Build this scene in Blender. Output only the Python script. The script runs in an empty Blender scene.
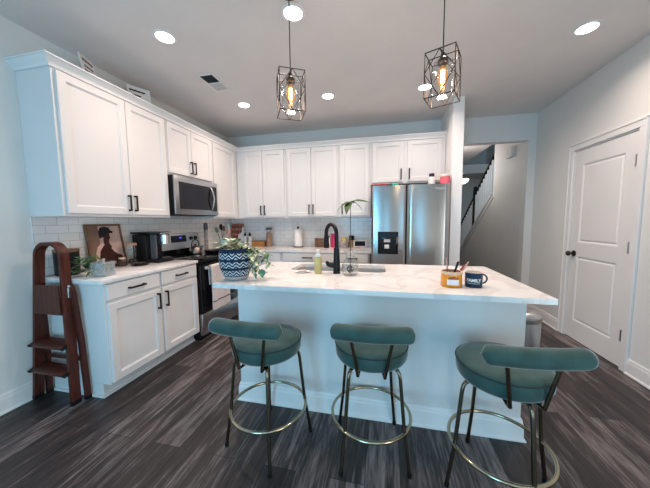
import bpy, bmesh, math, random
from mathutils import Vector, Matrix, Euler
random.seed(7)
C = bpy.context.scene.collection
PI = math.pi
R = math.radians

# ---------------------------------------------------------------- camera
cam_d = bpy.data.cameras.new('camera')
cam = bpy.data.objects.new('camera', cam_d); C.objects.link(cam)
cam_d.sensor_width = 36.0
cam_d.lens = 262.3 / 650 * 36.0
cam_d.clip_start = 0.03
yaw, pit, rol = .216, .086, -.010
F = Vector((-math.sin(yaw)*math.cos(pit), math.cos(yaw)*math.cos(pit), -math.sin(pit)))
R0 = Vector((math.cos(yaw), math.sin(yaw), 0)); U0 = R0.cross(F)
RR = R0*math.cos(rol) + U0*math.sin(rol); UU = U0*math.cos(rol) - R0*math.sin(rol)
cam.matrix_world = Matrix(((RR.x, UU.x, -F.x, 2.598), (RR.y, UU.y, -F.y, 0.0), (RR.z, UU.z, -F.z, 1.321), (0, 0, 0, 1)))
bpy.context.scene.camera = cam

# ---------------------------------------------------------------- world, daylight, exposure
W = bpy.data.worlds.new('world'); bpy.context.scene.world = W; W.use_nodes = True
W.node_tree.nodes['Background'].inputs[0].default_value = (.50, .78, 1.0, 1)
W.node_tree.nodes['Background'].inputs[1].default_value = 1.0
vs = bpy.context.scene.view_settings
vs.view_transform = 'Standard'; vs.look = 'None'; vs.gamma = 1.0; vs.use_curve_mapping = False
vs.exposure = 0.06
FILLR = 30.0           # added fill from an unseen right-hand window, brightens the left side
DAYCOL = (.21, .65, .97)
DOWN = 8.8           # each recessed ceiling light
DOWNCOL = (1.0, .81, .70)
WIN = [(1.05, 2.20), (2.54, 2.84), (3.40, 3.80)]
WPOW = [58.0, 3.4, 5.0]     # the two narrow windows are set weaker to soften their fridge reflections
FILLWIN = (-1.55, -.25)      # window added in the right wall, behind the viewer, for fill light
WY, WZ0, WZ1 = -2.0, .06, 1.75
def area(name, loc, rot, sx, sy, power, col, spread=180, parent=None, shape='RECTANGLE'):
    d = bpy.data.lights.new(name, 'AREA'); d.shape = shape; d.size = sx; d.size_y = sy
    d.energy = power; d.color = col; d.spread = R(spread)
    o = bpy.data.objects.new(name, d); C.objects.link(o); o.location = loc; o.rotation_euler = rot
    if parent: o.parent = parent
    return o
for (a, b), pw in zip(WIN, WPOW):
    area('daylight_and_fill', ((a+b)/2, WY-.02, (WZ0+WZ1)/2), (R(90), 0, 0), b-a, WZ1-WZ0, pw, DAYCOL)
area('daylight_and_fill', (4.66, sum(FILLWIN)/2, (WZ0+WZ1)/2), (R(90), 0, R(90)), FILLWIN[1]-FILLWIN[0], WZ1-WZ0, FILLR, (1.0, .98, .90))  # added fill light, slightly warm, for the left wall and base cabinets

# ---------------------------------------------------------------- materials
def nodes(name):
    m = bpy.data.materials.new(name); m.use_nodes = True
    nt = m.node_tree; return m, nt, nt.nodes['Principled BSDF']
def mat(name, col, rough=.5, metal=0., var=.05, scale=9., bump=0., bscale=60., spec=.5, coat=0., sheen=0., trans=0., ior=1.45, aniso=0., emit=None, estr=0.):
    m, nt, b = nodes(name); N, L = nt.nodes, nt.links
    tc = N.new('ShaderNodeTexCoord'); no = N.new('ShaderNodeTexNoise')
    no.inputs['Scale'].default_value = scale; no.inputs['Detail'].default_value = 3
    L.new(tc.outputs['Object'], no.inputs['Vector'])
    r = N.new('ShaderNodeValToRGB')
    r.color_ramp.elements[0].position = .3; r.color_ramp.elements[1].position = .7
    r.color_ramp.elements[0].color = tuple(max(0, c*(1-var)) for c in col)+(1,)
    r.color_ramp.elements[1].color = tuple(min(1, c*(1+var)) for c in col)+(1,)
    L.new(no.outputs['Fac'], r.inputs['Fac']); L.new(r.outputs['Color'], b.inputs['Base Color'])
    b.inputs['Roughness'].default_value = rough; b.inputs['Metallic'].default_value = metal
    b.inputs['Specular IOR Level'].default_value = spec; b.inputs['Coat Weight'].default_value = coat
    b.inputs['IOR'].default_value = ior; b.inputs['Transmission Weight'].default_value = trans
    if sheen: b.inputs['Sheen Weight'].default_value = sheen; b.inputs['Sheen Roughness'].default_value = .35
    if aniso: b.inputs['Anisotropic'].default_value = aniso
    if emit: b.inputs['Emission Color'].default_value = emit+(1,); b.inputs['Emission Strength'].default_value = estr
    if bump:
        n2 = N.new('ShaderNodeTexNoise'); n2.inputs['Scale'].default_value = bscale; n2.inputs['Detail'].default_value = 4
        L.new(tc.outputs['Object'], n2.inputs['Vector'])
        bp = N.new('ShaderNodeBump'); bp.inputs['Strength'].default_value = bump; bp.inputs['Distance'].default_value = .002
        L.new(n2.outputs['Fac'], bp.inputs['Height']); L.new(bp.outputs['Normal'], b.inputs['Normal'])
    return m
def glass(name, col=(1, 1, 1), gloss=.12, tint=.97, milk=0.):
    m = bpy.data.materials.new(name); m.use_nodes = True; nt = m.node_tree; N, L = nt.nodes, nt.links
    N.clear(); o = N.new('ShaderNodeOutputMaterial'); t = N.new('ShaderNodeBsdfTransparent'); g = N.new('ShaderNodeBsdfGlossy')
    t.inputs[0].default_value = tuple(c*tint for c in col)+(1,); g.inputs['Roughness'].default_value = .03
    fr = N.new('ShaderNodeLayerWeight'); fr.inputs['Blend'].default_value = .35
    mp = N.new('ShaderNodeMapRange'); mp.inputs['To Min'].default_value = gloss*.4; mp.inputs['To Max'].default_value = .38
    L.new(fr.outputs['Facing'], mp.inputs['Value'])
    mx = N.new('ShaderNodeMixShader'); L.new(mp.outputs[0], mx.inputs[0]); L.new(t.outputs[0], mx.inputs[1]); L.new(g.outputs[0], mx.inputs[2])
    if milk:
        df = N.new('ShaderNodeBsdfDiffuse'); df.inputs[0].default_value = (.75, .80, .80, 1); m2 = N.new('ShaderNodeMixShader'); m2.inputs[0].default_value = milk
        L.new(mx.outputs[0], m2.inputs[1]); L.new(df.outputs[0], m2.inputs[2]); mx = m2
    L.new(mx.outputs[0], o.inputs[0]); return m
def emis(name, col, s):
    m = bpy.data.materials.new(name); m.use_nodes = True; nt = m.node_tree; N, L = nt.nodes, nt.links
    N.clear(); o = N.new('ShaderNodeOutputMaterial'); e = N.new('ShaderNodeEmission')
    e.inputs[0].default_value = col+(1,); e.inputs[1].default_value = s; L.new(e.outputs[0], o.inputs[0]); return m
def pos_map(nt, perm, sc=(1, 1, 1), off=(0, 0, 0)):
    N, L = nt.nodes, nt.links
    g = N.new('ShaderNodeNewGeometry'); s = N.new('ShaderNodeSeparateXYZ'); c = N.new('ShaderNodeCombineXYZ')
    L.new(g.outputs['Position'], s.inputs[0])
    for i, p in enumerate(perm):
        if p is not None: L.new(s.outputs[p], c.inputs[i])
    mp = N.new('ShaderNodeMapping'); mp.inputs['Scale'].default_value = sc; mp.inputs['Location'].default_value = off
    L.new(c.outputs[0], mp.inputs[0]); return mp.outputs[0]
def floor_mat():
    m, nt, b = nodes('dark_plank_floor'); N, L = nt.nodes, nt.links
    v = pos_map(nt, (1, 0, None))
    br = N.new('ShaderNodeTexBrick'); L.new(v, br.inputs['Vector'])
    br.offset = .37; br.inputs['Scale'].default_value = 1
    br.inputs['Brick Width'].default_value = 1.22; br.inputs['Row Height'].default_value = .18
    br.inputs['Mortar Size'].default_value = .0016; br.inputs['Mortar Smooth'].default_value = .2
    br.inputs['Color1'].default_value = (.36, .36, .36, 1); br.inputs['Color2'].default_value = (.64, .64, .64, 1); br.inputs['Mortar'].default_value = (0, 0, 0, 1)
    br.inputs['Bias'].default_value = 0
    def grain(sc, det):
        n = N.new('ShaderNodeTexNoise'); n.inputs['Scale'].default_value = 1; n.inputs['Detail'].default_value = det; n.inputs['Roughness'].default_value = .65
        L.new(pos_map(nt, (1, 0, None), sc), n.inputs['Vector']); return n.outputs['Fac']
    g1, g2 = grain((2.0, 17, 1), 8), grain((6, 80, 1), 5)
    a = N.new('ShaderNodeMath'); a.operation = 'MULTIPLY_ADD'; L.new(g1, a.inputs[0]); a.inputs[1].default_value = 1.25
    L.new(br.outputs['Color'], a.inputs[2])
    a2 = N.new('ShaderNodeMath'); a2.operation = 'MULTIPLY_ADD'; L.new(g2, a2.inputs[0]); a2.inputs[1].default_value = .75; L.new(a.outputs[0], a2.inputs[2])
    r = N.new('ShaderNodeValToRGB'); e = r.color_ramp.elements
    mr = N.new('ShaderNodeMapRange'); mr.inputs['From Min'].default_value = 1.05; mr.inputs['From Max'].default_value = 1.95
    L.new(a2.outputs[0], mr.inputs['Value']); L.new(mr.outputs[0], r.inputs['Fac'])
    e[0].position = .1; e[0].color = (.010, .0075, .0075, 1); e[1].position = .95; e[1].color = (.33, .275, .27, 1)
    k = e.new(.5); k.color = (.046, .036, .0355, 1)
    mx = N.new('ShaderNodeMix'); mx.data_type = 'RGBA'; L.new(br.outputs['Fac'], mx.inputs['Factor']); L.new(r.outputs['Color'], mx.inputs[6]); mx.inputs[7].default_value = (.006, .005, .005, 1)
    L.new(mx.outputs[2], b.inputs['Base Color'])
    b.inputs['Roughness'].default_value = .42; b.inputs['Specular IOR Level'].default_value = .4
    bp = N.new('ShaderNodeBump'); bp.inputs['Strength'].default_value = .25; bp.inputs['Distance'].default_value = .002
    L.new(a2.outputs[0], bp.inputs['Height']); L.new(bp.outputs[0], b.inputs['Normal']); return m
def tile_mat(name, perm, off):
    m, nt, b = nodes(name); N, L = nt.nodes, nt.links
    v = pos_map(nt, perm, (1, 1, 1), off)
    br = N.new('ShaderNodeTexBrick'); L.new(v, br.inputs['Vector']); br.inputs['Scale'].default_value = 1
    br.inputs['Brick Width'].default_value = .155; br.inputs['Row Height'].default_value = .0663
    br.inputs['Mortar Size'].default_value = .0016; br.inputs['Mortar Smooth'].default_value = .3
    br.inputs['Color1'].default_value = (.80, .765, .745, 1); br.inputs['Color2'].default_value = (.86, .825, .805, 1); br.inputs['Mortar'].default_value = (.46, .43, .42, 1)
    L.new(br.outputs['Color'], b.inputs['Base Color']); b.inputs['Roughness'].default_value = .18
    inv = N.new('ShaderNodeMath'); inv.operation = 'SUBTRACT'; inv.inputs[0].default_value = 1; L.new(br.outputs['Fac'], inv.inputs[1])
    bp = N.new('ShaderNodeBump'); bp.inputs['Strength'].default_value = .5; bp.inputs['Distance'].default_value = .002
    L.new(inv.outputs[0], bp.inputs['Height']); L.new(bp.outputs[0], b.inputs['Normal']); return m
def marble_mat():
    m, nt, b = nodes('white_marble'); N, L = nt.nodes, nt.links
    tc = N.new('ShaderNodeNewGeometry')
    n = N.new('ShaderNodeTexNoise'); n.inputs['Scale'].default_value = 2.2; n.inputs['Detail'].default_value = 6; n.inputs['Distortion'].default_value = 1.4
    L.new(tc.outputs['Position'], n.inputs['Vector'])
    r = N.new('ShaderNodeValToRGB'); e = r.color_ramp.elements
    e[0].position = .44; e[0].color = (.84, .82, .81, 1); e[1].position = .56; e[1].color = (.84, .82, .81, 1)
    k = e.new(.5); k.color = (.72, .69, .68, 1)
    L.new(n.outputs['Fac'], r.inputs['Fac']); L.new(r.outputs['Color'], b.inputs['Base Color'])
    b.inputs['Roughness'].default_value = .10; b.inputs['Specular IOR Level'].default_value = .5; return m
def wood_mat(name, dark, light, axis=2, scale=14, rough=.4):
    m, nt, b = nodes(name); N, L = nt.nodes, nt.links
    tc = N.new('ShaderNodeTexCoord'); mp = N.new('ShaderNodeMapping'); s = [scale*4]*3; s[axis] = scale*.35
    mp.inputs['Scale'].default_value = s; L.new(tc.outputs['Object'], mp.inputs[0])
    n = N.new('ShaderNodeTexNoise'); n.inputs['Scale'].default_value = 1; n.inputs['Detail'].default_value = 5; L.new(mp.outputs[0], n.inputs['Vector'])
    r = N.new('ShaderNodeValToRGB'); r.color_ramp.elements[0].position = .3; r.color_ramp.elements[1].position = .72
    r.color_ramp.elements[0].color = dark+(1,); r.color_ramp.elements[1].color = light+(1,)
    L.new(n.outputs['Fac'], r.inputs['Fac']); L.new(r.outputs['Color'], b.inputs['Base Color']); b.inputs['Roughness'].default_value = rough
    return m
def leaf_mat(name, green, cream, amount, scale):
    m, nt, b = nodes(name); N, L = nt.nodes, nt.links
    tc = N.new('ShaderNodeTexCoord'); n = N.new('ShaderNodeTexNoise'); n.inputs['Scale'].default_value = scale; n.inputs['Detail'].default_value = 2
    L.new(tc.outputs['Object'], n.inputs['Vector']); r = N.new('ShaderNodeValToRGB')
    r.color_ramp.elements[0].position = amount-.04; r.color_ramp.elements[1].position = amount+.04
    r.color_ramp.elements[0].color = green+(1,); r.color_ramp.elements[1].color = cream+(1,)
    L.new(n.outputs['Fac'], r.inputs['Fac']); L.new(r.outputs['Color'], b.inputs['Base Color']); b.inputs['Roughness'].default_value = .35
    return m
def planter_mat():
    m, nt, b = nodes('blue_patterned_glaze'); N, L = nt.nodes, nt.links
    tc = N.new('ShaderNodeTexCoord'); s = N.new('ShaderNodeSeparateXYZ'); L.new(tc.outputs['Object'], s.inputs[0])
    at = N.new('ShaderNodeMath'); at.operation = 'ARCTAN2'; L.new(s.outputs[1], at.inputs[0]); L.new(s.outputs[0], at.inputs[1])
    def mth(op, a, b_=None, v=None):
        n = N.new('ShaderNodeMath'); n.operation = op
        if isinstance(a, (int, float)): n.inputs[0].default_value = a
        else: L.new(a, n.inputs[0])
        if b_ is not None:
            if isinstance(b_, (int, float)): n.inputs[1].default_value = b_
            else: L.new(b_, n.inputs[1])
        return n.outputs[0]
    u = mth('MULTIPLY', at.outputs[0], 15/(2*PI)); z = s.outputs[2]
    # zigzag bands: |frac(u)-.5| against height gives chevrons
    tri = mth('MULTIPLY', mth('ABSOLUTE', mth('SUBTRACT', mth('FRACT', u), .5)), 2.0)
    zz = mth('MULTIPLY', z, 45.0)
    tri2 = mth('FRACT', mth('ADD', zz, tri))
    line = mth('LESS_THAN', tri2, .36)
    # three pattern bands separated by plain navy
    ph = mth('FRACT', mth('DIVIDE', mth('SUBTRACT', z, .032), .060))
    band = mth('LESS_THAN', ph, .70)
    top = mth('LESS_THAN', z, .205)
    f = mth('MULTIPLY', mth('MULTIPLY', line, band), top)
    mx = N.new('ShaderNodeMix'); mx.data_type = 'RGBA'; L.new(f, mx.inputs['Factor']); mx.inputs[6].default_value = (.005, .020, .048, 1); mx.inputs[7].default_value = (.66, .72, .76, 1)
    low = mth('LESS_THAN', z, .026)
    m2 = N.new('ShaderNodeMix'); m2.data_type = 'RGBA'; L.new(low, m2.inputs['Factor']); L.new(mx.outputs[2], m2.inputs[6]); m2.inputs[7].default_value = (.50, .44, .43, 1)
    L.new(m2.outputs[2], b.inputs['Base Color']); b.inputs['Roughness'].default_value = .5; b.inputs['Specular IOR Level'].default_value = .2; return m

M = {}
M['wall'] = mat('wall_paint', (.76, .752, .732), .6, var=.02, scale=2, bump=.08, bscale=220)
M['ceiling'] = mat('ceiling_paint', (.77, .715, .69), .8, var=.03, scale=3, bump=.15, bscale=120)
M['white'] = mat('cabinet_white', (.735, .71, .70), .38, var=.015, scale=3)
M['trim'] = mat('trim_white', (.80, .785, .775), .4, var=.015, scale=3)
M['floor'] = floor_mat()
M['tile_left'] = tile_mat('subway_tile_left', (1, 2, None), (.0, -.914, 0))
M['tile_back'] = tile_mat('subway_tile_back', (0, 2, None), (.02, -.914, 0))
M['marble'] = marble_mat()
M['basin'] = mat('satin_basin_steel', (.62, .62, .62), .45, .85, var=.04)
M['steel'] = mat('brushed_steel', (.50, .50, .51), .28, 1.0, var=.04, scale=3, aniso=.6)
M['fridge'] = mat('fridge_steel', (.42, .42, .42), .20, 1.0, var=.04, scale=2)
_nt = M['fridge'].node_tree; _b = _nt.nodes['Principled BSDF']; _t = _nt.nodes.new('ShaderNodeTangent'); _t.direction_type = 'RADIAL'; _t.axis = 'Z'
_nt.links.new(_t.outputs[0], _b.inputs['Tangent']); _b.inputs['Anisotropic'].default_value = .8; _b.inputs['Anisotropic Rotation'].default_value = .25
M['chrome'] = mat('chrome', (.75, .75, .76), .12, 1.0)
M['black'] = mat('matte_black', (.007, .007, .008), .42, var=.1, spec=.28)
M['blackgloss'] = mat('black_glass', (.006, .006, .007), .08, var=.1, spec=.4)
M['blackplastic'] = mat('black_plastic', (.012, .012, .013), .35, var=.1, spec=.3)
M['grey'] = mat('grey_plastic', (.10, .10, .105), .35, spec=.3)
M['bronze'] = mat('dark_bronze', (.05, .042, .038), .35, .8)
M['legmetal'] = mat('bronze_tube', (.17, .135, .095), .22, 1.0, var=.08)
M['ring'] = mat('brass_ring', (.50, .43, .30), .18, 1.0, var=.08)
M['velvet'] = mat('teal_velvet', (.026, .070, .064), .75, var=.25, scale=12, bump=.3, bscale=160, sheen=.62)
M['piping'] = mat('dark_piping', (.010, .030, .032), .7)
M['ladderwood'] = wood_mat('walnut_red_wood', (.040, .009, .006), (.110, .026, .016), 2, 12, .4)
M['ladderwood'].node_tree.nodes['Principled BSDF'].inputs['Specular IOR Level'].default_value = .25
M['wood'] = wood_mat('light_wood', (.36, .20, .12), (.55, .34, .22), 0, 16, .45)
M['seed'] = mat('brown_seed', (.10, .035, .02), .9, var=.4, scale=40, spec=.1)
M['kettlesteel'] = mat('dull_kettle_steel', (.30, .25, .235), .32, 1.0)
M['endwall'] = mat('wall_white_brightened', (.86, .84, .83), .5, var=.015)  # partition end: albedo raised above wall paint to stand in for missing light
M['brownwood'] = wood_mat('brown_wood', (.10, .045, .022), (.22, .11, .055), 0, 14, .45)
M['glass'] = glass('clear_glass', gloss=.07, tint=.985)
M['thickglass'] = glass('thick_glass', (.9, .95, .96), .3, .95, .16)
M['pane'] = glass('window_glass', gloss=.06, tint=1.0)
M['water'] = glass('water', (.95, .98, .97), .04, .99)
M['bulbglass'] = glass('amber_glass', (1, .72, .40), .1, .97)
_nt = M['bulbglass'].node_tree; _o = [n for n in _nt.nodes if n.type == 'OUTPUT_MATERIAL'][0]; _src = _o.inputs[0].links[0].from_socket
_e = _nt.nodes.new('ShaderNodeEmission'); _e.inputs[0].default_value = (1, .48, .15, 1); _e.inputs[1].default_value = .22
_a = _nt.nodes.new('ShaderNodeAddShader'); _nt.links.new(_src, _a.inputs[0]); _nt.links.new(_e.outputs[0], _a.inputs[1]); _nt.links.new(_a.outputs[0], _o.inputs[0])
M['filament'] = emis('filament_glow', (1, .58, .22), 26)
M['downlens'] = emis('downlight_lens', (1, .93, .88), 14)
M['lampglow'] = emis('lamp_glow', (1, .86, .62), 5)
M['leafvar'] = leaf_mat('variegated_leaf', (.05, .13, .03), (.78, .80, .55), .50, 30)
M['leafgreen'] = leaf_mat('green_leaf', (.02, .10, .025), (.05, .19, .05), .55, 30)
M['leafavo'] = leaf_mat('avocado_leaf', (.035, .085, .015), (.085, .15, .03), .55, 24)
M['stem'] = mat('stem', (.07, .05, .03), .5)
M['vine'] = mat('vine', (.12, .17, .05), .5)
M['soil'] = mat('soil', (.03, .02, .014), .9, var=.4, scale=80)
M['glaze'] = planter_mat()
M['navy'] = mat('navy_enamel', (.006, .032, .072), .35, spec=.25)
M['letter'] = mat('cream_lettering', (.72, .74, .70), .5)
M['inside'] = mat('mug_inside', (.75, .62, .52), .4)
M['amber'] = mat('amber_wax', (.74, .27, .008), .2, var=.15, scale=20, coat=.3)
M['lidwood'] = mat('blond_wood', (.72, .50, .34), .5, var=.1, scale=40)
M['paper'] = mat('white_paper', (.80, .78, .76), .7, var=.03)
M['ink'] = mat('dark_ink', (.05, .03, .03), .6)
M['red'] = mat('dark_red', (.30, .02, .03), .5)
M['pink'] = mat('pink_plastic', (.78, .14, .18), .45)
M['rosegold'] = mat('rose_pink', (.50, .24, .20), .35, .3)
M['magenta'] = mat('magenta_cover', (.55, .02, .10), .45)
M['bluecover'] = mat('blue_cover', (.03, .06, .20), .5)
M['teal'] = mat('teal_plastic', (.03, .42, .30), .4)
M['mint'] = mat('mint_ceramic', (.42, .62, .56), .35)
M['purple'] = mat('purple_cap', (.03, .008, .045), .4)
M['yellow'] = mat('yellow_soap', (.56, .47, .19), .25, var=.1)
M['yellowcap'] = mat('yellow_lid', (.80, .62, .06), .4)
M['tan'] = mat('brown_grain', (.36, .20, .11), .7, var=.3, scale=120)
M['stone'] = mat('grey_stone', (.36, .33, .31), .7, var=.35, scale=25)
M['towel'] = mat('pale_towel', (.68, .61, .59), .9, var=.06, scale=60, bump=.5, bscale=300, sheen=.3)
M['stripe'] = mat('towel_stripe', (.13, .11, .11), .9)
M['terra'] = mat('terracotta_carved', (.52, .21, .15), .6, var=.25, scale=30)
M['silverpaint'] = mat('silver_grey_plastic', (.50, .51, .53), .35, .2)
M['coral'] = mat('coral_utensil', (.62, .30, .24), .5)
M['palepink'] = mat('pale_pink_sponge', (.66, .50, .46), .8, var=.12, scale=50)
M['louvregrey'] = mat('pale_grey_louvre', (.52, .50, .51), .6)
M['sage'] = mat('sage_utensil', (.14, .22, .14), .5)
M['screen'] = mat('dark_screen', (.008, .009, .016), .15, spec=.3)
M['display'] = emis('blue_display', (.10, .12, 1.0), 1.4)
M['lcdwhite'] = mat('pale_lever', (.55, .56, .58), .35)
M['artbg'] = mat('painting_ground', (.50, .35, .30), .8, var=.18, scale=6)
M['artbg2'] = mat('painting_brown', (.20, .11, .085), .7, var=.2, scale=8)
M['artdark'] = mat('painting_dark_skin', (.055, .020, .016), .8, spec=.2, var=.25, scale=9)
M['arthat'] = mat('painting_hat', (.020, .017, .020), .8, spec=.2)
M['artpink'] = mat('painting_pink_sleeve', (.66, .42, .36), .7)
M['spring'] = mat('stainless_handle_silver', (.62, .62, .63), .22, 1.0)
M['speckle'] = mat('speckled_mill', (.35, .30, .29), .4, var=.75, scale=60)
M['bread'] = mat('amber_basket', (.36, .15, .04), .55, var=.35, scale=45)
M['pods'] = mat('dark_brown_pods', (.045, .022, .016), .5, var=.3, scale=30)

# ---------------------------------------------------------------- mesh builder
class MB:
    def __init__(s): s.bm = bmesh.new()
    def box(s, x0, y0, z0, x1, y1, z1, bev=0., seg=1):
        v = [s.bm.verts.new((x, y, z)) for z in (z0, z1) for y in (y0, y1) for x in (x0, x1)]
        f = [s.bm.faces.new([v[i] for i in q]) for q in ((0, 2, 3, 1), (4, 5, 7, 6), (0, 1, 5, 4), (2, 6, 7, 3), (0, 4, 6, 2), (1, 3, 7, 5))]
        if bev:
            e = list({e for x in f for e in x.edges})
            bmesh.ops.bevel(s.bm, geom=e, offset=bev, segments=seg, profile=.5, affect='EDGES')
        return s
    def obox(s, c, u, v, w, bev=0.):                      # oriented box: centre and three half-vectors
        c, u, v, w = map(Vector, (c, u, v, w)); n0 = len(s.bm.verts)
        vs_ = [s.bm.verts.new(c+u*i+v*j+w*k) for k in (-1, 1) for j in (-1, 1) for i in (-1, 1)]
        f = [s.bm.faces.new([vs_[i] for i in q]) for q in ((0, 2, 3, 1), (4, 5, 7, 6), (0, 1, 5, 4), (2, 6, 7, 3), (0, 4, 6, 2), (1, 3, 7, 5))]
        if bev: bmesh.ops.bevel(s.bm, geom=list({e for x in f for e in x.edges}), offset=bev, segments=2, profile=.5, affect='EDGES')
        return s
    def tube(s, pts, r, seg=8, closed=False, cap=True):
        pts = [Vector(p) for p in pts]; n = len(pts); rs = r if isinstance(r, (list, tuple)) else [r]*n
        rings = []; up = None
        for i, p in enumerate(pts):
            if closed: t = pts[(i+1) % n]-pts[i-1]
            else: t = pts[min(i+1, n-1)]-pts[max(i-1, 0)]
            t.normalize()
            if up is None:
                up = Vector((0, 0, 1)) if abs(t.z) < .9 else Vector((1, 0, 0))
            a = t.cross(up); a.normalize(); b = a.cross(t); b.normalize(); up = b
            rings.append([s.bm.verts.new(p+(a*math.cos(k*2*PI/seg)+b*math.sin(k*2*PI/seg))*rs[i]) for k in range(seg)])
        m = n if closed else n-1
        for i in range(m):
            A, B = rings[i], rings[(i+1) % n]
            off = 0
            if closed and i == n-1:
                off = min(range(seg), key=lambda o: (A[0].co-B[o].co).length)
            for k in range(seg):
                s.bm.faces.new([A[k], A[(k+1) % seg], B[(k+1+off) % seg], B[(k+off) % seg]])
        if cap and not closed:
            s.bm.faces.new(rings[0][::-1]); s.bm.faces.new(rings[-1])
        return s
    def cyl(s, p0, p1, r0, r1=None, seg=20): return s.tube([p0, p1], [r0, r0 if r1 is None else r1], seg)
    def lathe(s, prof, c=(0, 0, 0), seg=32):
        rings = []
        for r, z in prof:
            if r < 1e-6: rings.append([s.bm.verts.new((c[0], c[1], c[2]+z))])
            else: rings.append([s.bm.verts.new((c[0]+r*math.cos(k*2*PI/seg), c[1]+r*math.sin(k*2*PI/seg), c[2]+z)) for k in range(seg)])
        for A, B in zip(rings, rings[1:]):
            for k in range(seg):
                k2 = (k+1) % seg
                if len(A) == 1 and len(B) == 1: continue
                if len(A) == 1: s.bm.faces.new([A[0], B[k2], B[k]])
                elif len(B) == 1: s.bm.faces.new([A[k], A[k2], B[0]])
                else: s.bm.faces.new([A[k], A[k2], B[k2], B[k]])
        return s
    def ball(s, c, r, sx=1, sy=1, sz=1, seg=14):
        n = seg//2; prof = [(r*math.sin(PI*i/n), -r*math.cos(PI*i/n)) for i in range(n+1)]
        n0 = set(s.bm.verts); s.lathe(prof, (0, 0, 0), seg)
        for v in s.bm.verts:
            if v not in n0: v.co = Vector((c[0]+v.co.x*sx, c[1]+v.co.y*sy, c[2]+v.co.z*sz))
        return s
    def prism(s, poly, o, u, v, w):                       # 2-D outline in (u, v) at o, extruded by w
        o, u, v, w = map(Vector, (o, u, v, w))
        A = [s.bm.verts.new(o+u*a+v*b) for a, b in poly]; B = [s.bm.verts.new(o+u*a+v*b+w) for a, b in poly]
        s.bm.faces.new(A[::-1]); s.bm.faces.new(B); n = len(poly)
        for i in range(n): s.bm.faces.new([A[i], A[(i+1) % n], B[(i+1) % n], B[i]])
        return s
    def rings(s, x0, z0, x1, z1, prof, o=(0, 0, 0), flip=False):
        """panel in local XZ facing -Y; prof = [(inset, outwards)] from the back to the middle."""
        rr = []
        for ins, out in prof:
            rr.append([s.bm.verts.new((o[0]+x, o[1]-out, o[2]+z)) for x, z in ((x0+ins, z0+ins), (x1-ins, z0+ins), (x1-ins, z1-ins), (x0+ins, z1-ins))])
        s.bm.faces.new(rr[0][::-1])
        for A, B in zip(rr, rr[1:]):
            for k in range(4): s.bm.faces.new([A[k], A[(k+1) % 4], B[(k+1) % 4], B[k]])
        s.bm.faces.new(rr[-1]); return s
    def quad(s, *p): s.bm.faces.new([s.bm.verts.new(q) for q in p]); return s
    def leaf(s, base, d, up, L, Wd, fold=.25, droop=.25, n=7):
        base, d, up = Vector(base), Vector(d).normalized(), Vector(up)
        side = d.cross(up); side.normalize(); nr = side.cross(d)
        rows = []
        for i in range(n+1):
            t = i/n; w = Wd*.5*math.sin(PI*min(1, t**.75))*(1-.15*t) if 0 < i < n else .0006
            c = base+d*(L*t)-nr*(droop*L*t*t)
            rows.append([s.bm.verts.new(c+side*w*k+nr*abs(k)*w*fold) for k in (-1, -.5, 0, .5, 1)])
        for A, B in zip(rows, rows[1:]):
            for k in range(4): s.bm.faces.new([A[k], A[k+1], B[k+1], B[k]])
        return s
    def build(s, name, m, parent=None, smooth=35, keep=False):
        bmesh.ops.recalc_face_normals(s.bm, faces=s.bm.faces[:])
        me = bpy.data.meshes.new(name); s.bm.to_mesh(me); s.bm.free()
        if isinstance(m, str): m = M[m]
        me.materials.append(m)
        if smooth:
            me.shade_smooth(); me.set_sharp_from_angle(angle=R(smooth))
        o = bpy.data.objects.new(name, me); C.objects.link(o)
        if parent: o.parent = parent
        return o

def tag(o, label, cat, group=None):
    o['label'] = label; o['category'] = cat
    if group: o['group'] = group
    return o
def thing(name, label, cat, loc=(0, 0, 0), rz=0., group=None):
    o = bpy.data.objects.new(name, None); C.objects.link(o); o.empty_display_size = .05
    o.location = loc; o.rotation_euler = (0, 0, rz); return tag(o, label, cat, group)
def struct(o): o['kind'] = 'structure'; return o
def copy_thing(src, loc, rz=0., label=None, group=None):
    r = src.copy(); C.objects.link(r); r.location = loc; r.rotation_euler = (0, 0, rz)
    if label: r['label'] = label
    if group: r['group'] = group
    for ch in list(src.children):
        c = ch.copy(); C.objects.link(c); c.parent = r
        for g in list(ch.children):
            d = g.copy(); C.objects.link(d); d.parent = c
    return r
def text_bm(txt, size, depth=.0006, bold=0.):
    cu = bpy.data.curves.new('lettering', 'FONT'); cu.body = txt; cu.size = size; cu.extrude = depth; cu.align_x = 'CENTER'; cu.offset = bold
    o = bpy.data.objects.new('lettering_source', cu); C.objects.link(o)
    bpy.context.view_layer.update()
    me = bpy.data.meshes.new_from_object(o.evaluated_get(bpy.context.evaluated_depsgraph_get()))
    bpy.data.objects.remove(o); bpy.data.curves.remove(cu)
    b = MB(); b.bm.from_mesh(me); bpy.data.meshes.remove(me); return b

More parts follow.
